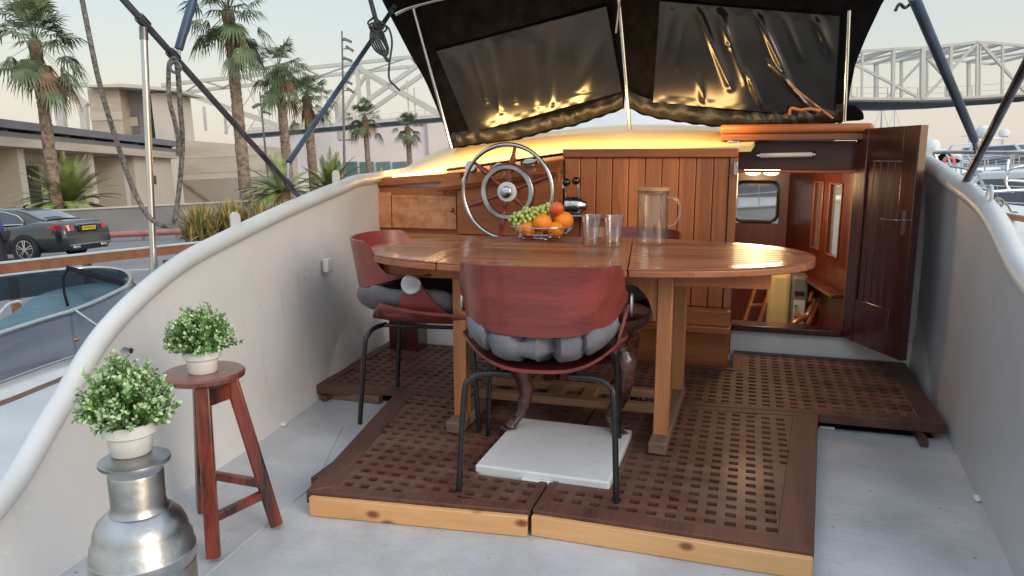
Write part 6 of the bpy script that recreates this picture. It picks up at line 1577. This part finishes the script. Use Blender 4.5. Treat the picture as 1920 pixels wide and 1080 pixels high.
# =================================================================== MARINA AT THE RIGHT (land frame)
M['yw'] = mat('yacht white', (.74, .76, .78), .3, 0, .04, .6, coat=.4); M['yg'] = mat('yacht grey white', (.56, .58, .61), .35, 0, .08, .5)
M['ywin'] = mat('haze toned yacht window', (.10, .12, .15), .12, 0, .1, 1); M['dome'] = mat('radome white', (.72, .75, .76), .4)  # window colour lightened to stand in for distance haze
def yacht(label, loc, head, L_, W_, seed, fly=True, domes=(), arch=True, hull_m=None, mast=True, rails=True, H_=1.0):
    r = thing('motor_yacht', label, 'yacht', loc, head, group='motor yachts moored beyond the right bulwark', land=True)
    H = H_*1.5
    def hl(u, v):      # u bow->stern, v round the section
        x = lerp(L_/2, -L_/2, u); w_ = W_/2*min(1, (u*2.1)**.62+.02); sh = H+.55*(1-u)**2*H_; a = 2*v-1; aa = abs(a)
        z = lerp(-.5, sh, aa**.8); y = math.copysign(w_*(.55+.45*aa) if aa > .12 else w_*aa*4.6, a) if aa > 0 else 0
        return V3((x+(.6*(aa-.5) if u < .3 else 0)*(1-u/.3 if u < .3 else 0), y, z))
    m = MB(); m.grid(hl, 28, 16); b_ = m.build('hull', hull_m or M['yw'], r)
    def dkf(u, v): a = hl(u, 0); b = hl(u, 1); p_ = a.lerp(b, v); p_.z -= .06; return p_
    MB().grid(dkf, 28, 4).build('deck', M['yw'], r)
    m = MB()
    for s_ in (0, 1): m.tube([hl(i/28, s_)+V3((0, 0, .0)) for i in range(29)], .05, 6)
    m.build('rub_rail', M['yg'], b_)
    m = MB()
    for s_ in (0.82, .18):
        for k in range(3): u = .35+k*.15; p_ = hl(u, s_); q_ = hl(u+.07, s_); p_.z = q_.z = lerp(H, p_.z, .0)*.62; sgn = 1 if s_ > .5 else -1; p_.y += .03*sgn; q_.y += .03*sgn; m.slab([p_, q_, q_+V3((0, 0, .22)), p_+V3((0, 0, .22))], (0, .02*sgn, 0))
    m.build('hull_window', M['ywin'], r)
    def tier(x0, x1, w_, z0, h, rake0, rake1, nm):
        m = MB(); P = []
        lo = [(x0, w_), (x1, w_*.82)]; 
        f = [V3((x0, -w_, z0)), V3((x1-.3, -w_*.9, z0)), V3((x1, -w_*.45, z0)), V3((x1, w_*.45, z0)), V3((x1-.3, w_*.9, z0)), V3((x0, w_, z0))]
        t_ = [V3((lerp(p.x, (x0+x1)/2, 0)-(rake1 if p.x > x0+.1 else -rake0), p.y*.86, z0+h)) for p in f]
        vf = [m.b.verts.new(p) for p in f]; vt = [m.b.verts.new(p) for p in t_]
        for k in range(6): m.b.faces.new((vf[k], vf[(k+1) % 6], vt[(k+1) % 6], vt[k]))
        m.b.faces.new(vt); o = m.build(nm, M['yw'], r, .05, 2)
        m = MB()
        for k in range(6):
            a, b, c, d = f[k], f[(k+1) % 6], t_[(k+1) % 6], t_[k]; nn = (b-a).cross(d-a).normalized(); ctr = sum(f, V3())/6
            if nn.dot(a-ctr) < 0: nn = -nn
            A_ = a.lerp(d, .38).lerp(b.lerp(c, .38), .05); B_ = a.lerp(d, .38).lerp(b.lerp(c, .38), .95); C_ = a.lerp(d, .86).lerp(b.lerp(c, .86), .95); D_ = a.lerp(d, .86).lerp(b.lerp(c, .86), .05)
            m.slab([A_+nn*.012, B_+nn*.012, C_+nn*.012, D_+nn*.012], nn*.01)
        m.build('window_band', M['ywin'], o); return o
    tier(-L_*.32, L_*.22, W_*.38, H-.05, 1.25, .1, 1.1, 'superstructure')
    if fly: tier(-L_*.30, L_*.04, W_*.34, H+1.2, .75, .1, .7, 'flybridge')
    zt_ = H+1.95 if fly else H+1.2
    if arch:
        m = MB(); xa = -L_*.22
        m.tube(spline([(xa-.3, -W_*.36, zt_-.6), (xa, -W_*.33, zt_+.3), (xa+.1, -W_*.22, zt_+.55), (xa+.1, W_*.22, zt_+.55), (xa, W_*.33, zt_+.3), (xa-.3, W_*.36, zt_-.6)], 5), .11, 8); m.build('radar_arch', M['yw'], r)
        for y_, rr2 in domes: MB().lathe([(rr2*.5, -.1), (rr2*.95, 0), (rr2, rr2*.5), (rr2*.85, rr2*1.0), (rr2*.5, rr2*1.35), (0, rr2*1.5)], (xa+.1, y_, zt_+.72), None, 18).build('radar_dome', M['dome'], r)
        if mast: m = MB(); m.tube([(xa+.1, 0, zt_+.5), (xa+.1, 0, zt_+1.7)], .04, 6); m.beam((xa+.1, -.55, zt_+1.25), (xa+.1, .55, zt_+1.25), .08, .10); m.tube([(xa+.1, .15, zt_+.5), (xa+.1, .1, zt_+1.3)], .03, 6); m.build('mast', M['yg'], r)
    if rails:
        m = MB()
        for s_ in (0, 1):
            P = [hl(i/28, s_) for i in range(0, 20)]; P = [p_+V3((0, (.1 if p_.y < 0 else -.1), .0)) for p_ in P]
            for h_ in (.75, .4): m.tube([p_+V3((0, 0, h_)) for p_ in P], .022, 6)
            for p_ in P[::2]: m.tube([p_, p_+V3((0, 0, .75))], .018, 6)
        m.build('guard_rail', M['steel'], r)
    return r
def at(px, Y, z=-1.3): p_ = gy(px, 300, Y); return (p_.x, Y, z)
yacht('white motor yacht with twin radomes and a radar mast seen just right of the door', at(1752, 46), R(-80), 14, 4.4, 1, domes=((-1.15, .5), (1.25, .5)), H_=1.15)
yacht('big white motor yacht with one large radome at the right edge', at(1935, 56), R(-70), 16, 4.8, 2, domes=((-.7, .62), (1.6, .4)), H_=1.35)
yacht('grey white motor yacht with sloping side windows close by at the right edge', at(1955, 17), R(115), 10, 3.4, 3, fly=False, arch=False, hull_m=M['yg'], H_=.95)
yacht('white cruiser with open rails lying between the larger yachts', at(1800, 27), R(-95), 10, 3.3, 4, fly=False, arch=True, domes=((0, .3),), mast=False, H_=.95)
yacht('distant white motor yacht partly hidden by the slanting grey tube', at(1842, 62), R(-100), 13, 4.2, 5, domes=((0.6, .45),), H_=1.2)
yacht('white motor yacht lying ahead and seen through the cabin windows', at(1500, 24), R(-60), 12, 4.0, 6, domes=((0, .4),), H_=1.1)
yacht('white motor yacht seen through the small forward cabin window', at(1400, 34), R(-110), 12, 4.0, 7, domes=((0, .4),), H_=1.15)
def sail(label, px, Y, py_top):
    r = thing('sailing_boat', label, 'sailing boat', group='sailing boats far behind the cabin door', land=True)
    T_ = gy(px, py_top, Y); 
    MB().tube([(T_.x, Y, -.3), T_], [.12, .07], 8).build('mast', M['yw'], r)
    m = MB()
    for dx_, h_ in ((2.6, 1), (-2.6, 1), (1.0, .7), (-1.0, .7)): m.tube([(T_.x+dx_, Y, -.2), (T_.x, Y, T_.z*h_)], .02, 4)
    m.beam((T_.x-.9, Y, T_.z*.6), (T_.x+.9, Y, T_.z*.6), .07, .07); m.build('rigging', M['yg'], r)
    m = MB(); m.grid(lambda u, v: V3((T_.x+lerp(-5, 5, u), Y+1.4*math.sin(max(.02, u)*math.pi)**.6*(2*v-1), lerp(-1.4, -.2, abs(2*v-1)))), 20, 8, thick=(0, 0, -.02)); m.build('hull', M['yw'], r)
    m = MB(); m.grid(lambda u, v: V3((T_.x+lerp(-4.9, 4.9, u), Y+1.35*math.sin(max(.02, u)*math.pi)**.6*(2*v-1), -.21)), 20, 2); m.build('deck', M['yw'], r)
sail('sailing boat whose thin mast stands just right of the teak cabin top', 1653, 75, 199)
sail('sailing boat with the shorter mast next to the door top corner', 1678, 80, 204)
# near rails of the boat alongside (boat frame)
pr = thing('pulpit_rail', 'polished tubular bow rail of the boat moored alongside on the right', 'rail')
def tr(pts, r_=.014, n=6): return MB().tube(spline([oD(*p_) for p_ in pts], n), r_, 8)
tr([(1744, 345, 8), (1742, 300, 8), (1750, 287, 8), (1800, 285, 7.5), (1860, 286, 7), (1930, 287, 6.5), (2000, 290, 6)], .02).build('top_tube', M['steel'], pr)
tr([(1762, 308, 8), (1810, 316, 7.6), (1840, 322, 7.3)], .013).build('middle_tube', M['steel'], pr)
for q in (((1752, 290, 8), (1776, 331, 8)), ((1812, 287, 7.6), (1840, 340, 7), (1872, 395, 6.2)), ((1775, 290, 8), (1790, 330, 7.9)), ((1890, 300, 6.8), (1886, 345, 6.8), (1900, 360, 6.8)), ((1800, 343, 6.5), (1830, 350, 6.4), (1860, 358, 6.3)), ((1820, 365, 6), (1850, 360, 6), (1925, 356, 6)), ((1818, 372, 6), (1828, 345, 6)), ((1925, 310, 6.6), (1893, 318, 6.6), (1884, 338, 6.6), (1896, 338, 6.6), (1925, 340, 6.6))):
    tr(q, .013).build('stanchion', M['steel'], pr)
lb = MB(); c_ = oD(1779, 303, 8.2); rt_ = Matrix((cr, cf, cu)).transposed()
P = [c_+cr*(.055*math.cos(a_))+cu*(.045*math.sin(a_)) for a_ in [2*math.pi*k/20 for k in range(20)]]
lb.tube(P, .020, 10, closed=True); tag(lb.build('lifebuoy', mat('faded pink ring', (.60, .16, .17), .5)), 'small faded red ring buoy hanging on the polished rail at the right', 'lifebuoy')
m = MB(); c_ = oD(1772, 296, 8.5); m.sphere(c_, .07, 12, 8, (1.1, 1, .8)); m.sphere(c_+cr*.10-cu*.035, .045, 10, 8, (1.5, 1, .6)); tag(m.build('dark_bag', M['black_fabric']), 'dark bag hanging behind the faded red ring buoy', 'bag')
hb_ = thing('wooden_handrail', 'pale wooden handrail on a white post just outside the right bulwark', 'handrail')
MB().tube([oD(1863, 401, 4.2), oD(1935, 413, 3.8)], .017, 10).build('rail', M['ledge'], hb_)
a = oD(1896, 412, 4.0); MB().tube([a, oD(1896, 470, 4.0)], .026, 12).build('post', M['cap'], hb_)
a = oD(1872, 380, 4.6); m = MB()
for k in range(4): m.tube([a+cr*((.030-.004*k)*math.cos(t_))+cu*((.030-.004*k)*math.sin(t_))-cf*.008*k for t_ in [2*math.pi*i/18 for i in range(18)]], .006, 6, closed=True)
m.tube(spline([a+cr*.03, a+cr*.06-cu*.02, a+cr*.08-cu*.055, a+cr*.12-cu*.06], 5), .006, 6)
tag(m.build('rope_coil', mat('beige rope', (.42, .37, .30), .9, 0, .3, 80, .4, 200)), 'small coil of beige rope above the pale wooden handrail', 'rope')
nbd = thing('neighbour_deck', 'grey white side deck and cabin side of the boat alongside at the right', 'boat')
m = MB(); q = [oD(1700, 420, 9), oD(1800, 400, 8), oD(2050, 380, 6), oD(2100, 520, 5.0), oD(1950, 520, 4.8), oD(1840, 470, 5.5)]
m = MB(); m.slab([V3((1.75, 4.0, .42)), V3((4.6, 4.0, .42)), V3((4.6, 9.5, .50)), V3((3.2, 12.5, .62)), V3((2.2, 10.5, .55)), V3((1.75, 8, .5))], (0, 0, -1.6)); m.build('hull', M['yw'], nbd, .06, 3)
m = MB(); m.slab([V3((2.6, 4.5, .45)), V3((4.3, 4.5, .45)), V3((4.1, 8.2, .48)), V3((3.0, 8.2, .48))], (0, 0, .42)); cbn = m.build('cabin_side', M['yg'], nbd, .08, 3)
m = MB(); m.slab([V3((2.66, 5.2, .60)), V3((2.93, 7.6, .62)), V3((2.93, 7.6, .78)), V3((2.66, 5.2, .76))], (-.03, 0, 0)); m.build('window', M['ywin'], cbn)
for (x_, y_) in ((2.2, 8.6), (2.35, 9.6)): MB().lathe([(.05, 0), (.05, .1), (.08, .12), (.08, .15), (0, .16)], (x_, y_, .53), None, 14).build('bollard', M['steel'], nbd)

# =================================================================== place land, set origins
bpy.context.view_layer.update()
for o in LAND:
    o.matrix_world = ML @ o.matrix_world
bpy.context.view_layer.update()
def bbox(o):
    P = []
    for c in [o]+list(o.children_recursive):
        if c.type == 'MESH' and len(c.data.vertices): P += [c.matrix_world @ V3(b) for b in c.bound_box]
    return P
for o in [o for o in sc.objects if o.parent is None and o.type in ('EMPTY', 'MESH')]:
    if o.get('kind') == 'structure' or o.name.startswith('shell_chair'): continue
    P = bbox(o)
    if not P: continue
    c = V3(((min(p.x for p in P)+max(p.x for p in P))/2, (min(p.y for p in P)+max(p.y for p in P))/2, min(p.z for p in P)))
    loc = o.matrix_world.inverted() @ c
    if o.type == 'MESH':
        if o.data.users == 1: o.data.transform(Matrix.Translation(-loc)); o.matrix_world = o.matrix_world @ Matrix.Translation(loc)
    else:
        for ch_ in o.children: ch_.matrix_local = Matrix.Translation(-loc) @ ch_.matrix_local
        o.matrix_world = o.matrix_world @ Matrix.Translation(loc)
bpy.context.view_layer.update()
